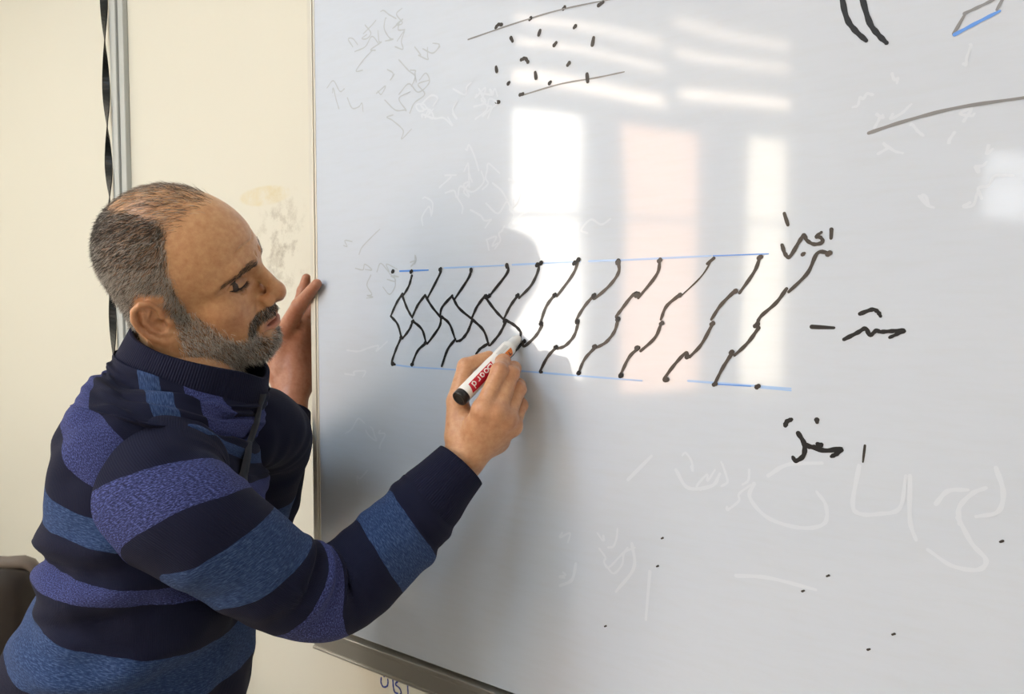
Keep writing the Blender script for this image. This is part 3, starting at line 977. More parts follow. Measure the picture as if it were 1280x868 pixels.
def vnoise(shape, cells, seed, wrap=True):
    """smooth random field, periodic around the ring"""
    r = np.random.default_rng(seed)
    ny, nx = cells
    A = r.normal(size=(ny + 3, nx))
    y = np.linspace(0, ny, shape[0]); x = np.linspace(0, nx, shape[1], endpoint=False)
    yi = y.astype(int); xi = x.astype(int)
    ty = (y - yi)[:, None]; tx = (x - xi)[None]
    ty = ty * ty * (3 - 2 * ty); tx = tx * tx * (3 - 2 * tx)
    g = lambda a, b: A[np.minimum(yi + a, ny + 2)][:, (xi + b) % nx]
    return g(0, 0) * (1 - ty) * (1 - tx) + g(1, 0) * ty * (1 - tx) + g(0, 1) * (1 - ty) * tx + g(1, 1) * ty * tx

def cloth(name, P, u, th, r_ref, m, parent, close=None):
    nr, ns = P.shape[:2]
    V = c2w(P.reshape(-1, 3))
    o = obj(name, V, ring_faces(nr, ns), m, None, True)
    uv = o.data.uv_layers.new(name='knit')
    F = ring_faces(nr, ns)
    vi = F.reshape(-1)
    row, colm = vi // ns, vi % ns
    k = np.tile(np.array([0, 1, 1, 0]), len(F))
    cidx = np.repeat(F[:, 0] % ns, 4) + k
    u2 = u if u.ndim == 2 else np.repeat(u[:, None], ns, 1)
    d = np.stack([cidx / ns * 2 * math.pi * r_ref, u2[row, cidx % ns]], 1).astype(np.float32)
    uv.data.foreach_set('uv', d.ravel())
    if parent is not None:
        adopt(o, parent)
    return o

def knit_mat(name, stops, total):
    """stops: (position in metres, kind); kinds navy, violet, denim"""
    NAVY, = ((0.0048, 0.0062, 0.0240),)
    m = mat(name, NAVY, 0.85)
    q = NT(m)
    uvn = q.n('ShaderNodeUVMap', uv_map='knit')
    sx = q.n('ShaderNodeSeparateXYZ')
    q.l(uvn.outputs[0], sx.inputs[0])
    wob = q.math('MULTIPLY', q.math('SUBTRACT', q.noise(uvn.outputs[0], 30, 2), 0.5), 0.004)
    fac = q.math('DIVIDE', q.math('ADD', sx.outputs[1], wob), total)
    kv = {'navy': (0, 0, 0), 'violet': (1, 0, 0), 'denim': (0, 1, 0)}
    ramp = q.ramp(fac, [(max(0, min(1, p / total)), kv[k]) for p, k in stops], 'CONSTANT')
    sep = q.n('ShaderNodeSeparateColor')
    q.l(ramp, sep.inputs[0])
    mp = q.n('ShaderNodeMapping')
    mp.inputs['Scale'].default_value = (1, 3.2, 1)
    q.l(uvn.outputs[0], mp.inputs[0])
    nv = q.noise(mp.outputs[0], 380, 2, 0.65)
    viol = q.ramp(nv, [(0.36, (0.014, 0.016, 0.055)), (0.50, (0.029, 0.037, 0.125)), (0.66, (0.090, 0.110, 0.32))])
    mp2 = q.n('ShaderNodeMapping')
    mp2.inputs['Scale'].default_value = (0.16, 1, 1)
    q.l(uvn.outputs[0], mp2.inputs[0])
    nd = q.noise(mp2.outputs[0], 900, 2, 0.65)
    den = q.ramp(nd, [(0.36, (0.014, 0.030, 0.090)), (0.52, (0.024, 0.050, 0.135)), (0.66, (0.062, 0.105, 0.22))])
    c = q.mixc(sep.outputs[0], NAVY, viol)
    c = q.mixc(sep.outputs[1], c, den)
    q.l(c, q.b.inputs['Base Color'])
    q.b.inputs['Sheen Weight'].default_value = 0.02
    q.b.inputs['Sheen Roughness'].default_value = 0.5
    q.b.inputs['Specular IOR Level'].default_value = 0.2
    # ribs of the knit
    wv_ = q.n('ShaderNodeTexWave', wave_type='BANDS', bands_direction='X', i_Scale=150.0, i_Distortion=1.0)
    q.l(uvn.outputs[0], wv_.inputs['Vector'])
    q.bump(wv_.outputs['Fac'], 0.35, 0.0008)
    return m

NAVY_M = mat('navy_rib_knit', (0.0055, 0.0068, 0.0250), 0.85)
_q = NT(NAVY_M)
_uv = _q.n('ShaderNodeUVMap', uv_map='knit')
_w = _q.n('ShaderNodeTexWave', wave_type='BANDS', bands_direction='X', i_Scale=110.0)
_q.l(_uv.outputs[0], _w.inputs['Vector'])
_q.bump(_w.outputs['Fac'], 0.6, 0.001)
_q.b.inputs['Sheen Weight'].default_value = 0.01
_q.b.inputs['Specular IOR Level'].default_value = 0.2

person = empty('person', tuple(np.array([float(c2w(pc(150, 1130, 1.02))[0]), float(c2w(pc(150, 1130, 1.02))[1]), 0.0])))
tag(person, 'balding grey-bearded person in a striped navy sweater leaning in to write on the board', 'person')

# torso of the sweater
TP, TU, TH, TC, TT = loft(SPINE, 200, 180, LAT)
TN = outward(TP, nrm_of(TP))
THg, TUg = np.meshgrid(TH, TU)
HEM = TU[-1]
near = np.exp(-((THg - math.pi / 2) / 1.15) ** 2)            # the side towards the camera
px_t = np.stack([CX + FPX * TP[..., 0] / TP[..., 2], CY - FPX * TP[..., 1] / TP[..., 2]], -1)
disp = 0.0048 * vnoise(TP.shape[:2], (16, 10), 3) + 0.0028 * vnoise(TP.shape[:2], (40, 22), 4)
def fold(u0, slope, wid, amp, t0=1.57, tw=1.3, wav=0.0):
    cen = u0 + slope * (THg - t0) + wav * np.sin(3.0 * (THg - t0))
    return amp * np.exp(-((TUg - cen) / wid) ** 2) * np.exp(-((THg - t0) / tw) ** 2)
def u_at(py):
    return float(np.interp(-py, -(CY - FPX * TC[:, 1] / TC[:, 2]), TU))
for (py, sl, wd, am, t0, tw, wv2) in ((705, -0.02, 0.014, 0.010, 2.0, 1.2, 0.008), (728, -0.02, 0.011, -0.013, 2.0, 1.2, 0.008), (752, -0.03, 0.016, 0.011, 1.9, 1.2, 0.010),
                                      (778, -0.05, 0.012, -0.009, 1.5, 1.0, 0.006), (690, 0.02, 0.010, -0.009, 2.6, 0.8, 0.0), (820, -0.06, 0.018, 0.008, 1.2, 0.9, 0.0),
                                      (845, -0.05, 0.014, -0.008, 1.0, 0.9, 0.0), (730, -0.03, 0.015, 0.012, 2.9, 0.6, 0.0)):
    disp += fold(u_at(CY + (py - CY) * 0.845), sl, wd, am * (1.25 if t0 < 1.7 else 0.9 if t0 < 2.3 else 0.2), t0, tw, wv2)
TP2 = TP + TN * disp[..., None]
STOPS_T = [(0, 'navy'), (0.20, 'violet'), (0.27, 'navy'), (0.362, 'denim'), (0.420, 'navy'), (0.462, 'violet'), (0.488, 'navy'), (0.532, 'denim'), (0.568, 'navy'),
           (0.602, 'violet'), (0.657, 'navy'), (0.736, 'denim'), (0.762, 'navy'), (0.79, 'violet'), (0.835, 'navy')]
STOPS_S = [(0, 'navy'), (0.142, 'violet'), (0.180, 'navy'), (0.214, 'denim'), (0.280, 'navy'), (0.327, 'violet'), (0.366, 'navy'), (0.460, 'denim'), (0.519, 'navy')]
def skew(th, th0, lo_, hi_, knee):
    f_ = np.clip(th - th0, lo_, hi_)
    return np.where(th > knee, hi_ + (lo_ - hi_) * (th - knee) / (2 * math.pi - knee), f_)
kT = np.interp(TU, [0, 0.47, 0.55, 0.62, 0.8], [0, 0, 0.055, 0.09, 0.09])
TUW = TU[:, None] - kT[:, None] * skew(TH, 2.1, -1.6, 0.6, 3.6)[None]
#STOPS
sweater = cloth('sweater', TP2, TUW, TH, 0.16, knit_mat('striped_knit_body', STOPS_T, 1.0), person)

# sleeves
def sleeve(ctrl, nr, ns, seed, creases):
    C = np.array([list(r[0]) + [r[1]] for r in ctrl])
    S = catmull(C, nr)
    c, r = S[:, :3], S[:, 3]
    t = norm(np.gradient(c, axis=0))
    P = np.empty((nr, ns, 3))
    s = norm(np.cross(t[0], np.array([0, 0, 1.0])))
    th = np.linspace(0, 2 * math.pi, ns, endpoint=False)
    for i in range(nr):
        s = norm(s - t[i] * (s @ t[i]))
        q_ = np.cross(t[i], s)
        P[i] = c[i] + r[i] * (np.cos(th)[:, None] * s + np.sin(th)[:, None] * q_)
    u = np.concatenate([[0], np.cumsum(np.linalg.norm(np.diff(c, axis=0), axis=1))])
    N = outward(P, nrm_of(P))
    ug, tg = np.meshgrid(u, th, indexing='ij')
    dd = np.zeros((nr, ns))
    if seed is not None:
        dd = 0.0022 * vnoise((nr, ns), (14, 7), seed) + 0.0012 * vnoise((nr, ns), (36, 10), seed + 1)
    for (u0, sl, wd, am, t0, tw) in creases:
        dth = np.angle(np.exp(1j * (tg - t0)))
        dd += am * np.exp(-((ug - u0 - sl * dth) / wd) ** 2) * np.exp(-(dth / tw) ** 2)
    return P + N * dd[..., None], u, th

RS = [(pc(228, 560, 1.00), 0.060), (pc(205, 585, 0.94), 0.074), (pc(203, 618, 0.885), 0.076), (pc(245, 655, 0.870), 0.070), (pc(300, 693, 0.890), 0.064), (pc(355, 728, 0.925), 0.060),
      (pc(402, 744, 0.962), 0.058), (pc(438, 728, 0.985), 0.058), (pc(480, 690, 1.000), 0.056), (pc(520, 645, 1.015), 0.050), (pc(541, 621, 1.023), 0.044), (pc(549, 612, 1.026), 0.040)]
RSP, RSU, RST = sleeve(RS, 240, 110, 21, [
    (0.318, 0.004, 0.0065, -0.0075, 1.9, 0.9), (0.334, 0.002, 0.0060, 0.0050, 1.8, 0.9), (0.347, -0.006, 0.0060, -0.0060, 1.9, 0.8), (0.365, -0.012, 0.008, 0.0045, 1.9, 0.8),
    (0.300, 0.010, 0.010, 0.0040, 1.9, 0.9), (0.385, -0.010, 0.007, -0.0035, 2.1, 0.7), (0.505, 0.006, 0.010, 0.0040, 1.2, 1.4), (0.522, 0.004, 0.006, -0.0040, 1.2, 1.4),
    (0.541, 0.0, 0.008, 0.0040, 1.4, 2.0), (0.150, 0.03, 0.012, -0.0030, 2.6, 0.7), (0.195, 0.03, 0.010, 0.0030, 2.8, 0.6), (0.240, 0.02, 0.012, -0.0030, 0.3, 0.7)])
kS = np.interp(RSU, [0, 0.30, 0.325, 0.345, 0.375, 0.42, 0.46, 0.60], [0.02, 0.02, 0.002, -0.012, -0.028, -0.008, 0.010, 0.010])
RSU2 = RSU[:, None] - kS[:, None] * skew(RST, 1.4, -1.2, 1.4, 3.0)[None]
rs = cloth('sleeve', RSP, RSU2, RST, 0.058, knit_mat('striped_knit_sleeve', STOPS_S, 0.7), sweater)
LS = [(pc(270, 560, 1.06), 0.045), (pc(318, 535, 1.13), 0.060), (pc(338, 545, 1.22), 0.064), (pc(332, 590, 1.28), 0.060), (pc(318, 650, 1.33), 0.056), (pc(335, 625, 1.345), 0.052), (w2c(onY(352, 560, -0.045)), 0.044), (w2c(onY(361, 524, -0.018)), 0.038)]
LSP, LSU, LST = sleeve(LS, 120, 64, 31, [])
cloth('sleeve', LSP, LSU, LST, 0.055, knit_mat('striped_knit_sleeve_far', [(0, 'navy'), (0.30, 'denim'), (0.36, 'navy')], LSU[-1]), sweater)

# ribbed cuffs
def cuff(pts, parent):
    P, u, th = sleeve(pts, 40, 64, None, [])
    Pi = P[::-1] + (P[::-1].mean(1, keepdims=True) - P[::-1]) * 0.10
    Pa = np.concatenate([P, Pi[:20]])
    ua = np.concatenate([u, u[::-1][:20] + 0.002])
    return cloth('cuff', Pa, ua, th, 0.04, NAVY_M, parent)
cuff([(pc(531, 632, 1.019), 0.047), (pc(541, 621, 1.023), 0.047), (pc(556, 604, 1.030), 0.0425), (pc(576, 582, 1.040), 0.0385)], sweater)
cuff([(w2c(onY(352, 560, -0.045)), 0.047), (w2c(onY(357, 540, -0.031)), 0.044), (w2c(onY(362, 514, -0.012)), 0.038)], sweater)

# stand collar
CF = norm(np.array([0.93, -0.36, 0.05]))
CR = norm(np.array([0.02, -0.20, -0.97])); CR = norm(CR - CF * (CR @ CF))
CT = np.cross(CF, CR); CT = CT if CT[1] > 0 else -CT
CTH = np.linspace(0, 2 * math.pi, 120, endpoint=False)
CU = np.linspace(0, 0.052, 40)
fr = CU / CU[-1]
c0 = pc(243, 468, 1.032)
CP = np.empty((40, 120, 3))
for i in range(40):
    # the collar dips and parts a little at the throat
    dip = -0.010 * fr[i] * np.exp(-(np.angle(np.exp(1j * CTH)) / 0.45) ** 2)
    bb, aa = np.interp(fr[i], [0, 0.35, 1], [0.102, 0.099, 0.093]), np.interp(fr[i], [0, 0.35, 1], [0.094, 0.085, 0.079])
    hh = CU[i] - 0.012 + dip + 0.004 * np.sin(2 * CTH) * fr[i]
    CP[i] = c0 + CT * hh[:, None] + CF * (bb * np.cos(CTH))[:, None] + CR * (aa * np.sin(CTH))[:, None]
# zip placket down the chest
zi = [i for i in range(len(TU)) if TU[i] > 0.53]
zv, zf = [], []
dsm = np.apply_along_axis(lambda a: np.convolve(np.pad(a, 12, 'edge'), np.ones(25) / 25, 'valid'), 0, disp)
TPz = TP + TN * (dsm + 0.002)[..., None]
for i in zi:
    for kk, lf in ((0.10, 0.0005), (0.12, 0.0035), (0.20, 0.0035), (0.22, 0.0005)):
        j = kk / (2 * math.pi) * 180
        j0 = int(j); fr_ = j - j0
        zv.append((TPz[i, j0] * (1 - fr_) + TPz[i, (j0 + 1) % 180] * fr_) + TN[i, j0] * lf)
for i in range(len(zi) - 1):
    for k in range(3):
        zf.append((i * 4 + k, i * 4 + k + 1, i * 4 + 5 + k, i * 4 + 4 + k))
adopt(obj('zip_placket', c2w(np.array(zv)), zf, mat('zip_tape', (0.006, 0.007, 0.014), 0.6), None, True), sweater)
# side seam
sv, sf_ = [], []
for n_, i in enumerate(range(10, 125)):
    j = 104 + int(4 * math.sin(i * 0.05))
    for dj, lf in ((0, 0.0002), (0, 0.0016), (1, 0.0002)):
        pth = TP2[i, j] * (1 - dj * 0.35) + TP2[i, j + 1] * dj * 0.35
        sv.append(pth + TN[i, j] * lf)
for i in range(len(sv) // 3 - 1):
    for k in range(2):
        sf_.append((i * 3 + k, i * 3 + k + 1, i * 3 + 4 + k, i * 3 + 3 + k))
adopt(obj('side_seam', c2w(np.array(sv)), sf_, NAVY_M, None, True), sweater)

Pin = CP[::-1] + (CP[::-1].mean(1, keepdims=True) - CP[::-1]) * 0.06
CPa = np.concatenate([CP, Pin[:30]])
cloth('collar', CPa, np.concatenate([CU, CU[::-1][:30] + 0.003]), CTH, 0.08, NAVY_M, sweater)

# ---- body: head, neck and hands of one skin, with the trunk and arms inside the clothes
lo = np.minimum(TP.reshape(-1, 3).min(0), -0.55); hi = TP.reshape(-1, 3).max(0)
def inner_body():
    pts = [pc(*r[:3]) for r in SPINE]
    lo_ = np.array([-0.75, -0.62, 0.78]); hi_ = np.array([0.02, 0.02, 1.45])
    G = grid(lo_, hi_, 0.010)
    d = chain(G, pts[1:], [0.085] * 5 + [0.075, 0.065, 0.055, 0.05, 0.05], 0.03)
    d = smin(d, chain(G, [pts[7]] + [r[0] for r in RS[1:-1:2]], [0.06, 0.045, 0.042, 0.040, 0.038, 0.034], 0.03), 0.03)
    d = smin(d, chain(G, [pts[7]] + [r[0] for r in LS[1:]], [0.05, 0.042, 0.042, 0.04, 0.036, 0.034, 0.030, 0.026], 0.03), 0.03)
    return surface_nets(d, lo_, 0.010)
BV, BQ = inner_body()
parts = [(HW, HQ, skin_cols(HV))]
hc = np.tile(np.array((0.59, 0.33, 0.185)), (len(RV), 1))
for k in ('f1', 'f2', 'f3', 'f4'):
    for j, (p_, r_) in enumerate(zip(*R_HAND[k])):
        hc = mix(hc, (0.50, 0.215, 0.125), (0.55 if j else 0.4) * np.exp(-(np.linalg.norm(RV - p_, axis=1) / (r_ * 1.35)) ** 2))
parts.append((c2w(RV), RQ, hc))
parts.append((c2w(LV), LQ, np.tile(np.array((0.42, 0.19, 0.115)), (len(LV), 1))))  # left hand's skin colour darkened to stand in for shade
parts.append((c2w(BV), BQ, np.tile(SKIN, (len(BV), 1))))
vv, ff, cc, n = [], [], [], 0
for a, b, c in parts:
    vv.append(a); ff.append(b + n); cc.append(c); n += len(a)
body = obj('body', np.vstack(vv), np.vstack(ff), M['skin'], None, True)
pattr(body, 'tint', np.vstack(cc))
adopt(body, person)
#HAIR

# ---- hair: short strands rooted in the skin
def strands(name, roots, dirs, length, rad, cols, m, curl=0.25, seed=5):
    r = np.random.default_rng(seed)
    n = len(roots)
    d = norm(dirs)
    side = norm(np.cross(d, r.normal(size=(n, 3))))
    q = np.cross(d, side)
    bend = norm(r.normal(size=(n, 3))) * curl
    L = length[:, None]
    p0 = roots - d * 0.0008
    p1 = roots + d * L * 0.55 + bend * L * 0.12
    p2 = roots + d * L + bend * L * 0.40 + np.array([0, 0, -1.0]) * L * 0.10
    V = np.empty((n, 7, 3))
    for k in range(3):
        a = 2 * math.pi * k / 3
        o_ = side * math.cos(a) + q * math.sin(a)
        V[:, k] = p0 + o_ * rad[:, None]
        V[:, 3 + k] = p1 + o_ * rad[:, None] * 0.85
    V[:, 6] = p2
    b = np.arange(n)[:, None] * 7
    Q = np.concatenate([b + np.array([[k, (k + 1) % 3, 3 + (k + 1) % 3, 3 + k]]) for k in range(3)])
    T = np.concatenate([b + np.array([[3 + k, 3 + (k + 1) % 3, 6]]) for k in range(3)])
    me = bpy.data.meshes.new(name)
    me.vertices.add(n * 7)
    me.vertices.foreach_set('co', V.reshape(-1).astype(np.float32))
    loops = np.concatenate([Q.ravel(), T.ravel()])
    me.loops.add(len(loops))
    me.loops.foreach_set('vertex_index', loops.astype(np.int32))
    st_ = np.concatenate([np.arange(len(Q)) * 4, len(Q) * 4 + np.arange(len(T)) * 3])
    me.polygons.add(len(st_))
    me.polygons.foreach_set('loop_start', st_.astype(np.int32))
    me.update(calc_edges=True)
    me.validate()
    me.polygons.foreach_set('use_smooth', [True] * len(st_))
    o = bpy.data.objects.new(name, me)
    COL.objects.link(o)
    me.materials.append(m)
    pattr(o, 'tint', np.repeat(cols, 7, axis=0))
    return adopt(o, person)

def hair_mat():
    m = mat('hair', (0.1, 0.1, 0.1), 0.45)
    q = NT(m)
    a = q.n('ShaderNodeAttribute', attribute_name='tint')
    q.l(a.outputs['Color'], q.b.inputs['Base Color'])
    q.b.inputs['Specular IOR Level'].default_value = 0.35
    return m
M['hair'] = hair_mat()

tri = np.concatenate([HQ[:, [0, 1, 2]], HQ[:, [0, 2, 3]]])
A_, B_, C_ = HV[tri[:, 0]], HV[tri[:, 1]], HV[tri[:, 2]]
TNrm = np.cross(B_ - A_, C_ - A_)
TAr = np.linalg.norm(TNrm, axis=1) * 0.5
TNrm = norm(TNrm)
TCen = (A_ + B_ + C_) / 3
if ((TCen - np.array([0, 0, 0.03])) * TNrm).sum() < 0:
    TNrm = -TNrm
TPx = side_px(TCen)

def sample(weight, n, seed):
    r = np.random.default_rng(seed)
    w = TAr * weight
    i = r.choice(len(w), n, p=w / w.sum())
    a, b = r.random(n), r.random(n)
    f_ = a + b > 1
    a[f_], b[f_] = 1 - a[f_], 1 - b[f_]
    P = A_[i] + (B_[i] - A_[i]) * a[:, None] + (C_[i] - A_[i]) * b[:, None]
    return P, TNrm[i], TPx[i], r

def h2w_dir(d): return (d @ HR.T) @ np.stack([RT, UP, FW])
def h2w(P): return c2w(head2cam(P))

notear = ~((np.abs(TCen[:, 1]) > 0.0735) & (TCen[:, 0] < 0.004) & (TCen[:, 0] > -0.05) & (TCen[:, 2] < 0.036))
back = (TCen[:, 0] < -0.02)
wd_ = soft_poly(TPx, DENSE, 2.5, 1) * notear * (TCen[:, 0] < 0.07)
wd_ = np.maximum(wd_, 1.0 * ((TCen[:, 0] < -0.055) & (TCen[:, 2] < 0.075) & (TCen[:, 2] > -0.06)) * notear)
NRM_LIM = TCen[:, 2] > -0.085
P, Nn, PX, r = sample(wd_ * NRM_LIM, 24000, 101)
flow = np.array([-0.75, 0, -0.65]) + 0.15 * r.normal(size=P.shape)
flow[:, 0] += 0.5 * (P[:, 0] > 0.01)
flow = flow - Nn * (flow * Nn).sum(1, keepdims=True)
dirs = norm(norm(flow) * 0.85 + Nn * 0.42 + 0.22 * r.normal(size=P.shape))
grey = np.clip(0.36 + 0.35 * (PX[:, 1] > 335) + 0.30 * (PX[:, 0] > 200) * (PX[:, 1] > 310) - 0.2 * (PX[:, 1] < 300), 0.05, 0.8)
isg = r.random(len(P)) < grey
dark = np.array((0.026, 0.021, 0.017)); lite = np.array((0.56, 0.52, 0.47))
cols = np.where(isg[:, None], lite * r.uniform(0.55, 1.15, (len(P), 1)), dark * r.uniform(0.6, 1.9, (len(P), 1)))
strands('hair', h2w(P), h2w_dir(dirs), r.uniform(0.005, 0.010, len(P)), np.full(len(P), 0.00021), cols, M['hair'], seed=1)

# sparse hair combed over the crown
wt = soft_poly(TPx, THIN, 5, 2) * (TCen[:, 2] > 0.05) * (TCen[:, 0] < 0.075)
wt = wt * np.interp(TCen[:, 0], [-0.1, -0.06, -0.03, 0.02, 0.075], [0.9, 0.35, 0.7, 1.0, 0.5])
P, Nn, PX, r = sample(wt, 1500, 102)
flow = np.array([-0.9, -0.3, -0.1]) + 0.16 * r.normal(size=P.shape)
flow = flow - Nn * (flow * Nn).sum(1, keepdims=True)
dirs = norm(norm(flow) * 0.95 + Nn * 0.22 + 0.10 * r.normal(size=P.shape))
isg = r.random(len(P)) < 0.3
cols = np.where(isg[:, None], lite * r.uniform(0.5, 1.0, (len(P), 1)), np.array((0.12, 0.082, 0.055)) * r.uniform(0.5, 1.8, (len(P), 1)))
strands('crown_hair', h2w(P), h2w_dir(dirs), r.uniform(0.009, 0.017, len(P)), np.full(len(P), 0.00015), cols, M['hair'], 0.2, seed=2)

# beard and moustache
wb_ = soft_poly(TPx, BEARD, 3.0, 3) * (TCen[:, 0] > -0.002) * (TCen[:, 2] < 0.0) * (TCen[:, 2] > -0.135)
lipz = (np.abs(TCen[:, 2] + 0.0595) < 0.0115) & (np.abs(TCen[:, 1]) < 0.0265) & (TCen[:, 0] > 0.084)
wb_ = wb_ * ~lipz
P, Nn, PX, r = sample(wb_, 13000, 103)
flow = np.array([0.35, 0, -0.9]) + 0.22 * r.normal(size=P.shape)
flow = flow - Nn * (flow * Nn).sum(1, keepdims=True)
dirs = norm(norm(flow) * 0.8 + Nn * 0.5 + 0.30 * r.normal(size=P.shape))
mid = np.exp(-((np.abs(P[:, 1]) - 0.024) / 0.010) ** 2) * (P[:, 0] > 0.07)
grey = np.clip(0.80 - 0.36 * mid, 0.1, 0.85)
isg = r.random(len(P)) < grey
lite_b = np.array((0.74, 0.70, 0.65))
cols = np.where(isg[:, None], lite_b * r.uniform(0.55, 1.2, (len(P), 1)), dark * r.uniform(0.7, 2.2, (len(P), 1)))
ln_ = r.uniform(0.005, 0.010, len(P)) * np.interp(P[:, 2], [-0.11, -0.06, -0.02], [1.25, 0.95, 0.7])
strands('beard', h2w(P), h2w_dir(dirs), ln_, np.full(len(P), 0.00021), cols, M['hair'], 0.35, seed=3)

wm = soft_poly(TPx, MOUST, 1.5, 4) * (TCen[:, 0] > 0.075) * (TCen[:, 2] < -0.031) * (TCen[:, 2] > -0.080) * ~lipz
wm = wm * ((TCen[:, 2] > -0.0515) | (np.abs(TCen[:, 1]) > 0.022))
P, Nn, PX, r = sample(wm, 2400, 104)
flow = np.stack([0 * P[:, 0] + 0.15, 0.45 * np.sign(P[:, 1]), -0.8 + 0 * P[:, 0]], 1) + 0.15 * r.normal(size=P.shape)
flow = flow - Nn * (flow * Nn).sum(1, keepdims=True)
dirs = norm(norm(flow) * 0.9 + Nn * 0.36 + 0.18 * r.normal(size=P.shape))
isg = r.random(len(P)) < 0.34
cols = np.where(isg[:, None], lite_b * r.uniform(0.4, 0.9, (len(P), 1)), dark * r.uniform(0.7, 2.2, (len(P), 1)))
strands('moustache', h2w(P), h2w_dir(dirs), r.uniform(0.0035, 0.0058, len(P)), np.full(len(P), 0.00018), cols, M['hair'], 0.25, seed=4)

# eyebrows, one mesh each, and lashes
for sgn in (-1, 1):
    aY = np.abs(TCen[:, 1])
    curve = np.interp(aY, [0.008, 0.020, 0.036, 0.049, 0.057], [0.0350, 0.0395, 0.0415, 0.0360, 0.0300])
    we = np.exp(-((TCen[:, 2] - curve) / np.interp(aY, [0.008, 0.02, 0.052], [0.0050, 0.0050, 0.0030])) ** 2) * (aY > 0.009) * (aY < 0.056) * (TCen[:, 0] > 0.05) * (np.sign(TCen[:, 1]) == sgn)
    we[we < 0.15] = 0
    P, Nn, PX, r = sample(we, 520, 105 + sgn)
    flow = np.stack([-0.35 + 0 * P[:, 0], 0.9 * np.sign(P[:, 1]), np.interp(np.abs(P[:, 1]), [0.01, 0.05], [0.55, -0.35])], 1) + 0.12 * r.normal(size=P.shape)
    flow = flow - Nn * (flow * Nn).sum(1, keepdims=True)
    dirs = norm(norm(flow) * 0.95 + Nn * 0.25)
    cols = np.array((0.075, 0.052, 0.037)) * r.uniform(0.5, 2.2, (len(P), 1))
    strands('eyebrow', h2w(P), h2w_dir(dirs), r.uniform(0.004, 0.0080, len(P)), np.full(len(P), 0.00013), cols, M['hair'], 0.2, seed=8 + sgn)
    ec = np.array([0.0705, 0.0320, 0.0180])
    t = r.uniform(0, 0.92, 90)
    yy = -0.012 + 0.0252 * t
    zz = np.interp(t, [0, 0.22, 0.5, 0.78, 1], [-0.0030, -0.0045, -0.0050, -0.0043, -0.0012])
    xx = 0.0140 * np.sqrt(np.maximum(0.03, 1 - (yy / 0.017) ** 2 - (zz / 0.0132) ** 2))
    P = ec + np.stack([xx - 0.55 * yy, yy, zz], 1)
    dl = norm(np.stack([0.8 + 0 * t, (t - 0.4) * 0.9, -0.55 + 0 * t], 1) + 0.1 * r.normal(size=(90, 3)))
    P[:, 1] *= sgn; dl[:, 1] *= sgn
    strands('eyelashes', h2w(P), h2w_dir(dl), np.full(90, 0.0052), np.full(90, 0.00013), np.tile(dark * 0.5, (90, 1)), M['hair'], 0.1, seed=12 + sgn)
    # dark edge of the upper lid
    tt = np.linspace(0, 1, 15)
    y2 = -0.0130 + 0.0270 * tt
    z2 = np.interp(tt, [0, 0.22, 0.5, 0.78, 1], [-0.0030, -0.0048, -0.0054, -0.0046, -0.0010])
    x2 = 0.0140 * np.sqrt(np.maximum(0.03, 1 - (y2 / 0.017) ** 2 - (z2 / 0.0132) ** 2))
    PL = ec + np.stack([x2 + 0.0002 - 0.55 * y2, y2, z2], 1)
    PL[:, 1] *= sgn
    adopt(MB().tube(h2w(PL), np.interp(tt, [0, 0.3, 0.7, 1], [0.0004, 0.0009, 0.0009, 0.0004]), 8).build('lash_line', mat('lash_line', (0.014, 0.009, 0.007), 0.6), None, True), person)
    # eyeball behind the lids
    mbb = MB()
    vs_, fs_ = [], []
    nl, nm = 12, 16
    for i in range(nl + 1):
        for k in range(nm):
            a, b = math.pi * i / nl, 2 * math.pi * k / nm
            vs_.append((math.cos(a), math.sin(a) * math.cos(b), math.sin(a) * math.sin(b)))
    vs_ = np.array(vs_) * 0.0122 + np.array([0.0702, sgn * 0.0320, 0.0180])
    for i in range(nl):
        for k in range(nm):
            fs_.append((i * nm + k, i * nm + (k + 1) % nm, (i + 1) * nm + (k + 1) % nm, (i + 1) * nm + k))
    if 'eye' not in M:
        M['eye'] = mat('dark_eye', (0.045, 0.028, 0.020), 0.12)
    adopt(obj('eye', h2w(vs_), fs_, M['eye'], None, True), person)

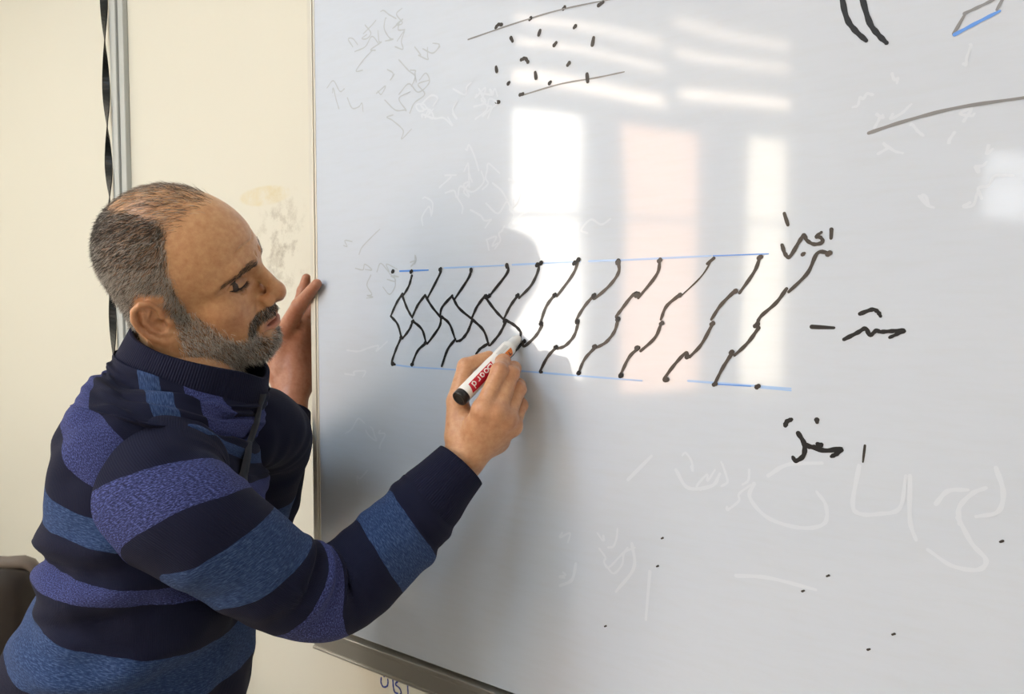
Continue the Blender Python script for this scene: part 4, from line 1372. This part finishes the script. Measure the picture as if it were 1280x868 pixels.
# trousers and shoes, below the picture's lower edge
M['trouser'] = mat('dark_trousers', (0.012, 0.013, 0.018), 0.8)
M['shoe'] = mat('black_leather', (0.012, 0.011, 0.010), 0.3)
hipw = c2w(pc(140, 1130, 1.02))
latw = norm((LAT[0] * RT + LAT[1] * UP + LAT[2] * FW) * [1, 1, 0])
fwdw = np.array([-latw[1], latw[0], 0]); fwdw = fwdw if fwdw @ RT > 0 else -fwdw
tr = MB()
tr.tube([hipw + [0, 0, 0.10], hipw, hipw - [0, 0, 0.10]], [0.150, 0.155, 0.14], 32)
trousers = adopt(tr.build('trousers', M['trouser'], None, True), person)
for s in (-1, 1):
    hp = hipw + latw * s * 0.085
    ft = np.array([hipw[0], hipw[1], 0]) + latw * s * 0.12 + fwdw * (-0.05 if s < 0 else 0.06)
    kn = (hp + ft) / 2 + fwdw * 0.03
    pts = catmull([hp - [0, 0, 0.02], hp * 0.6 + kn * 0.4, kn, kn * 0.45 + ft * 0.55, ft + [0, 0, 0.06]], 24)
    adopt(MB().tube(pts, np.linspace(0.098, 0.058, 24), 24).build('leg', M['trouser'], None, True), trousers)
    sh = MB()
    prof = [(-0.10, 0.030, 0.030), (-0.08, 0.038, 0.06), (-0.02, 0.042, 0.075), (0.05, 0.046, 0.055), (0.12, 0.048, 0.040), (0.17, 0.036, 0.030), (0.19, 0.015, 0.018)]
    vv2, n8 = [], 12
    for (xx, wy, hz) in prof:
        for k in range(n8):
            a = 2 * math.pi * k / n8
            zc = max(0.0, hz * 0.5 + math.sin(a) * hz * 0.55) if math.sin(a) < 0 else hz * 0.5 + math.sin(a) * hz * 0.5
            vv2.append(ft + fwdw * (xx + 0.05) + latw * (wy * math.cos(a)) + np.array([0, 0, zc]))
    sh.add(vv2, [(i * n8 + k, i * n8 + (k + 1) % n8, (i + 1) * n8 + (k + 1) % n8, (i + 1) * n8 + k) for i in range(len(prof) - 1) for k in range(n8)])
    sh.f.append(tuple(range(n8))); sh.f.append(tuple((len(prof) - 1) * n8 + k for k in range(n8)))
    adopt(sh.build('shoe', M['shoe'], None, True), person)

# ------------------------------------------------------------------ board marker in his hand
TIP = onY(649, 421.5, -0.0004)
END = U(573.5, 499.5, 1.022)
ax = norm(TIP - END)
ML = float(np.linalg.norm(TIP - END))
mk = empty('board_marker', tuple(END))
tag(mk, 'white board marker with a red label and a black end held against the board', 'marker')
M['mk_white'] = mat('marker_white_plastic', (0.80, 0.80, 0.79), 0.28)
M['mk_black'] = mat('marker_black_plastic', (0.010, 0.010, 0.010), 0.3)
M['mk_red'] = mat('red_print', (0.52, 0.012, 0.035), 0.35)
M['mk_orange'] = mat('orange_print', (0.82, 0.22, 0.03), 0.35)
M['mk_print'] = mat('white_print', (0.85, 0.84, 0.83), 0.4)
M['mk_grey'] = mat('grey_print', (0.45, 0.47, 0.50), 0.4)
M['nib'] = mat('felt_nib', (0.02, 0.02, 0.025), 0.8)
RB = 0.0112
def lathe(name, prof, m, n=40):
    pts = [END + ax * a for a, _ in prof]
    t = ax
    s = norm(np.cross(t, UP)); q = np.cross(t, s)
    v = []
    for p, (_, r_) in zip(pts, prof):
        for k in range(n):
            a = 2 * math.pi * k / n
            v.append(p + r_ * (math.cos(a) * s + math.sin(a) * q))
    f = [(i * n + k, i * n + (k + 1) % n, (i + 1) * n + (k + 1) % n, (i + 1) * n + k) for i in range(len(prof) - 1) for k in range(n)]
    f += [tuple(range(n))[::-1], tuple((len(prof) - 1) * n + k for k in range(n))]
    return adopt(obj(name, v, f, m, None, True), mk)
E1, E2 = 0.010, ML - 0.024
lathe('barrel', [(E1, RB * 0.97), (E1 + 0.001, RB), (E2 - 0.004, RB), (E2 - 0.001, RB * 0.96), (E2, RB * 0.90), (E2 + 0.001, RB * 0.80), (E2 + 0.014, RB * 0.66), (E2 + 0.022, RB * 0.46), (E2 + 0.023, RB * 0.40)], M['mk_white'])
lathe('end_plug', [(0.0012, RB * 0.55), (0.0012, RB * 0.62), (0.0, RB * 0.66), (0.0, RB * 0.93), (0.0012, RB * 1.0), (E1, RB * 1.0)], M['mk_black'])
lathe('nib', [(E2 + 0.0225, RB * 0.30), (ML - 0.002, RB * 0.24), (ML, RB * 0.10)], M['nib'], 20)
# printed labels wrapped on the barrel: (along, around) patches facing the camera
toc = norm(CAM - (END + ax * ML / 2))
na = norm(toc - ax * (toc @ ax))                       # faces the camera
nb = np.cross(ax, na)                                  # across
nb = nb if nb @ RT > 0 else -nb
def wrap(along, around, lift):
    """along in metres from the end, around in radians (positive to the lower right)"""
    r_ = RB + lift
    return END + ax * along + r_ * (na * math.cos(around) + nb * math.sin(around))
def patch(name, outline, m, lift, nsub=10, par=mk):
    """outline as two poly-lines (lo, hi) of (along, around) with equal counts"""
    lo_, hi_ = catmull(np.array(outline[0], float), 26), catmull(np.array(outline[1], float), 26)
    v = []
    for i in range(26):
        for j in range(nsub + 1):
            p = lo_[i] + (hi_[i] - lo_[i]) * j / nsub
            v.append(wrap(p[0], p[1], lift))
    n1 = nsub + 1
    f = [(i * n1 + j, i * n1 + j + 1, (i + 1) * n1 + j + 1, (i + 1) * n1 + j) for i in range(25) for j in range(nsub)]
    o = obj(name, v, f, m, None, True)
    return adopt(o, par)
patch('red_label', ([(0.021, -0.45), (0.044, -0.47), (0.073, -0.45)], [(0.017, 0.75), (0.040, 0.85), (0.066, 0.72)]), M['mk_red'], 0.00012)
patch('orange_label', ([(0.086, 0.15), (0.098, 0.12), (0.112, 0.15)], [(0.084, 1.2), (0.096, 1.2), (0.110, 1.2)]), M['mk_orange'], 0.00012)
# letters, drawn as strokes along the barrel: the word runs from the tip end towards the black end
def letter_strokes(name, lines, m, wid, lift=0.0003):
    mb = MB()
    for ln in lines:
        C = catmull(np.array(ln, float), max(3, 5 * (len(ln) - 1)))
        C3 = np.array([[p[0], p[1] * RB] for p in C])
        t = norm(np.gradient(C3, axis=0))
        s = np.stack([-t[:, 1], t[:, 0]], 1) * wid / 2
        v = []
        for p, q in zip(C3, s):
            for sg in (1, -1):
                a = p + q * sg
                v.append(wrap(a[0], a[1] / RB, lift))
        mb.add(v, [(2 * i, 2 * i + 2, 2 * i + 3, 2 * i + 1) for i in range(len(C3) - 1)])
    return adopt(mb.build(name, m), mk)
def glyphs(word, a0, cw, ch, mid):
    """letters stepping towards the black end; their tops point to the upper left"""
    G_ = {'B': [[(0, 0), (0, 1)], [(0, 1), (.6, .95), (.65, .65), (0, .52)], [(0, .52), (.75, .48), (.75, .08), (0, 0)]],
          'o': [[(.35, .6), (.05, .45), (.05, .15), (.35, 0), (.65, .15), (.65, .45), (.35, .6)]],
          'a': [[(.62, .6), (.62, 0)], [(.62, .45), (.3, .6), (.03, .3), (.3, 0), (.62, .15)]],
          'r': [[(.1, .6), (.1, 0)], [(.1, .38), (.3, .58), (.55, .55)]],
          'd': [[(.62, 1), (.62, 0)], [(.62, .45), (.3, .6), (.03, .3), (.3, 0), (.62, .15)]]}
    out = []
    for i, chh in enumerate(word):
        for ln in G_[chh]:
            out.append([(a0 - (i + x) * cw, mid + (0.5 - y) * ch) for x, y in ln])
    return out
#MARKER_TEXT
letter_strokes('lettering', [[(a, -b) for a, b in ln] for ln in glyphs('Board', 0.0685, 0.0094, 0.85, -0.15)], M['mk_print'], 0.0015)
letter_strokes('lettering', [[(a + 0.009, b), (c + 0.009, d)] for a, b, c, d in ((0.082, 0.35, 0.082, 0.85), (0.086, 0.35, 0.087, 0.85), (0.090, 0.4, 0.0915, 0.8), (0.095, 0.35, 0.095, 0.8), (0.095, 0.8, 0.099, 0.8))], M['mk_black'], 0.0012)
letter_strokes('fine_print', [[(0.088 + 0.0001 * i, -0.65 + 0.16 * i), (0.110, -0.65 + 0.16 * i)] for i in range(4)], M['mk_grey'], 0.0006)

# ------------------------------------------------------------------ chair behind him
M['ch_leather'] = mat('dark_brown_leather', (0.030, 0.022, 0.018), 0.42)
_q = NT(M['ch_leather'])
_pos = _q.n('ShaderNodeNewGeometry').outputs['Position']
_q.bump(_q.noise(_pos, 220, 4, 0.6), 0.3, 0.001)
M['ch_rim'] = mat('worn_brown_rim', (0.17, 0.135, 0.11), 0.35)
M['ch_metal'] = mat('chair_metal', (0.05, 0.05, 0.05), 0.35, 0.8)
top = U(34, 704, 1.42)
cr = norm(RT * [1, 1, 0]); cf = norm(FW * [1, 1, 0])
CW = 0.46
cc0 = np.array([top[0], top[1], 0]) - cr * CW / 2
ch = empty('office_chair', tuple(cc0))
tag(ch, 'dark brown leather chair with a curved padded back standing behind the person', 'chair')
zt = float(top[2])
def backp(s, z, off):
    """s across -1..1, curved back"""
    bow = 0.05 * s * s
    lean = (z - 0.5) * -0.10
    return cc0 + cr * (s * CW / 2) - cf * (bow + lean) * -1 + cf * off + np.array([0, 0, z])
v, f = [], []
ns_, nz_ = 17, 13
for off in (0.0, 0.055):
    for j in range(nz_):
        for i in range(ns_):
            s_ = -1 + 2 * i / (ns_ - 1)
            edge = max(abs(s_), abs(2 * j / (nz_ - 1) - 1))
            pad = 0.018 * (1 - edge ** 4) * (-1 if off == 0 else 1)
            rr = 1.0 if j < nz_ - 1 else 0.97
            v.append(backp(s_ * rr, 0.52 + (zt - 0.52 - 0.02 * s_ ** 4) * j / (nz_ - 1), off + pad))
nn = ns_ * nz_
for j in range(nz_ - 1):
    for i in range(ns_ - 1):
        a = j * ns_ + i
        f.append((a, a + 1, a + 1 + ns_, a + ns_)); f.append((nn + a, nn + a + ns_, nn + a + 1 + ns_, nn + a + 1))
edge = [i for i in range(ns_)] + [j * ns_ + ns_ - 1 for j in range(1, nz_)] + [(nz_ - 1) * ns_ + i for i in range(ns_ - 2, -1, -1)] + [j * ns_ for j in range(nz_ - 2, 0, -1)]
for a, b in zip(edge, edge[1:] + edge[:1]):
    f.append((b, a, nn + a, nn + b))
adopt(obj('backrest', v, f, M['ch_leather'], None, True), ch)
rim = [backp(s_, 0.56 + (zt - 0.56 - 0.02) * t_, 0.026) for s_, t_ in [(-1.0, 0), (-1.0, 0.5), (-1.0, 0.85)]] + \
      [backp(s_, zt - 0.02 * s_ ** 4 + 0.004, 0.026) for s_ in np.linspace(-0.96, 0.96, 13)] + \
      [backp(s_, 0.56 + (zt - 0.56 - 0.02) * t_, 0.026) for s_, t_ in [(1.0, 0.85), (1.0, 0.5), (1.0, 0)]]
adopt(MB().tube(catmull(rim, 60), 0.013, 10).build('rim', M['ch_rim'], None, True), ch)
st_ = MB().box((-CW / 2, -0.46, 0.42), (CW / 2, 0.02, 0.50), (cc0, cr, cf, np.array([0, 0, 1.0])))
adopt(bev(st_.build('seat', M['ch_leather']), 0.025, 4), ch)
for s_ in (-1, 1):
    arm = [backp(s_ * 1.02, 0.70, 0.0), backp(s_ * 1.10, 0.70, -0.12), backp(s_ * 1.10, 0.69, -0.30), backp(s_ * 1.08, 0.60, -0.36), backp(s_ * 1.02, 0.46, -0.33)]
    adopt(MB().tube(catmull(arm, 24), 0.016, 10).build('armrest', M['ch_metal'], None, True), ch)
    for d_ in (-0.40, -0.03):
        a = cc0 + cr * s_ * (CW / 2 - 0.03) + cf * d_
        adopt(MB().tube([a + [0, 0, 0.43], a + cr * s_ * 0.03 + [0, 0, 0.0]], 0.014, 10).build('leg', M['ch_metal'], None, True), ch)
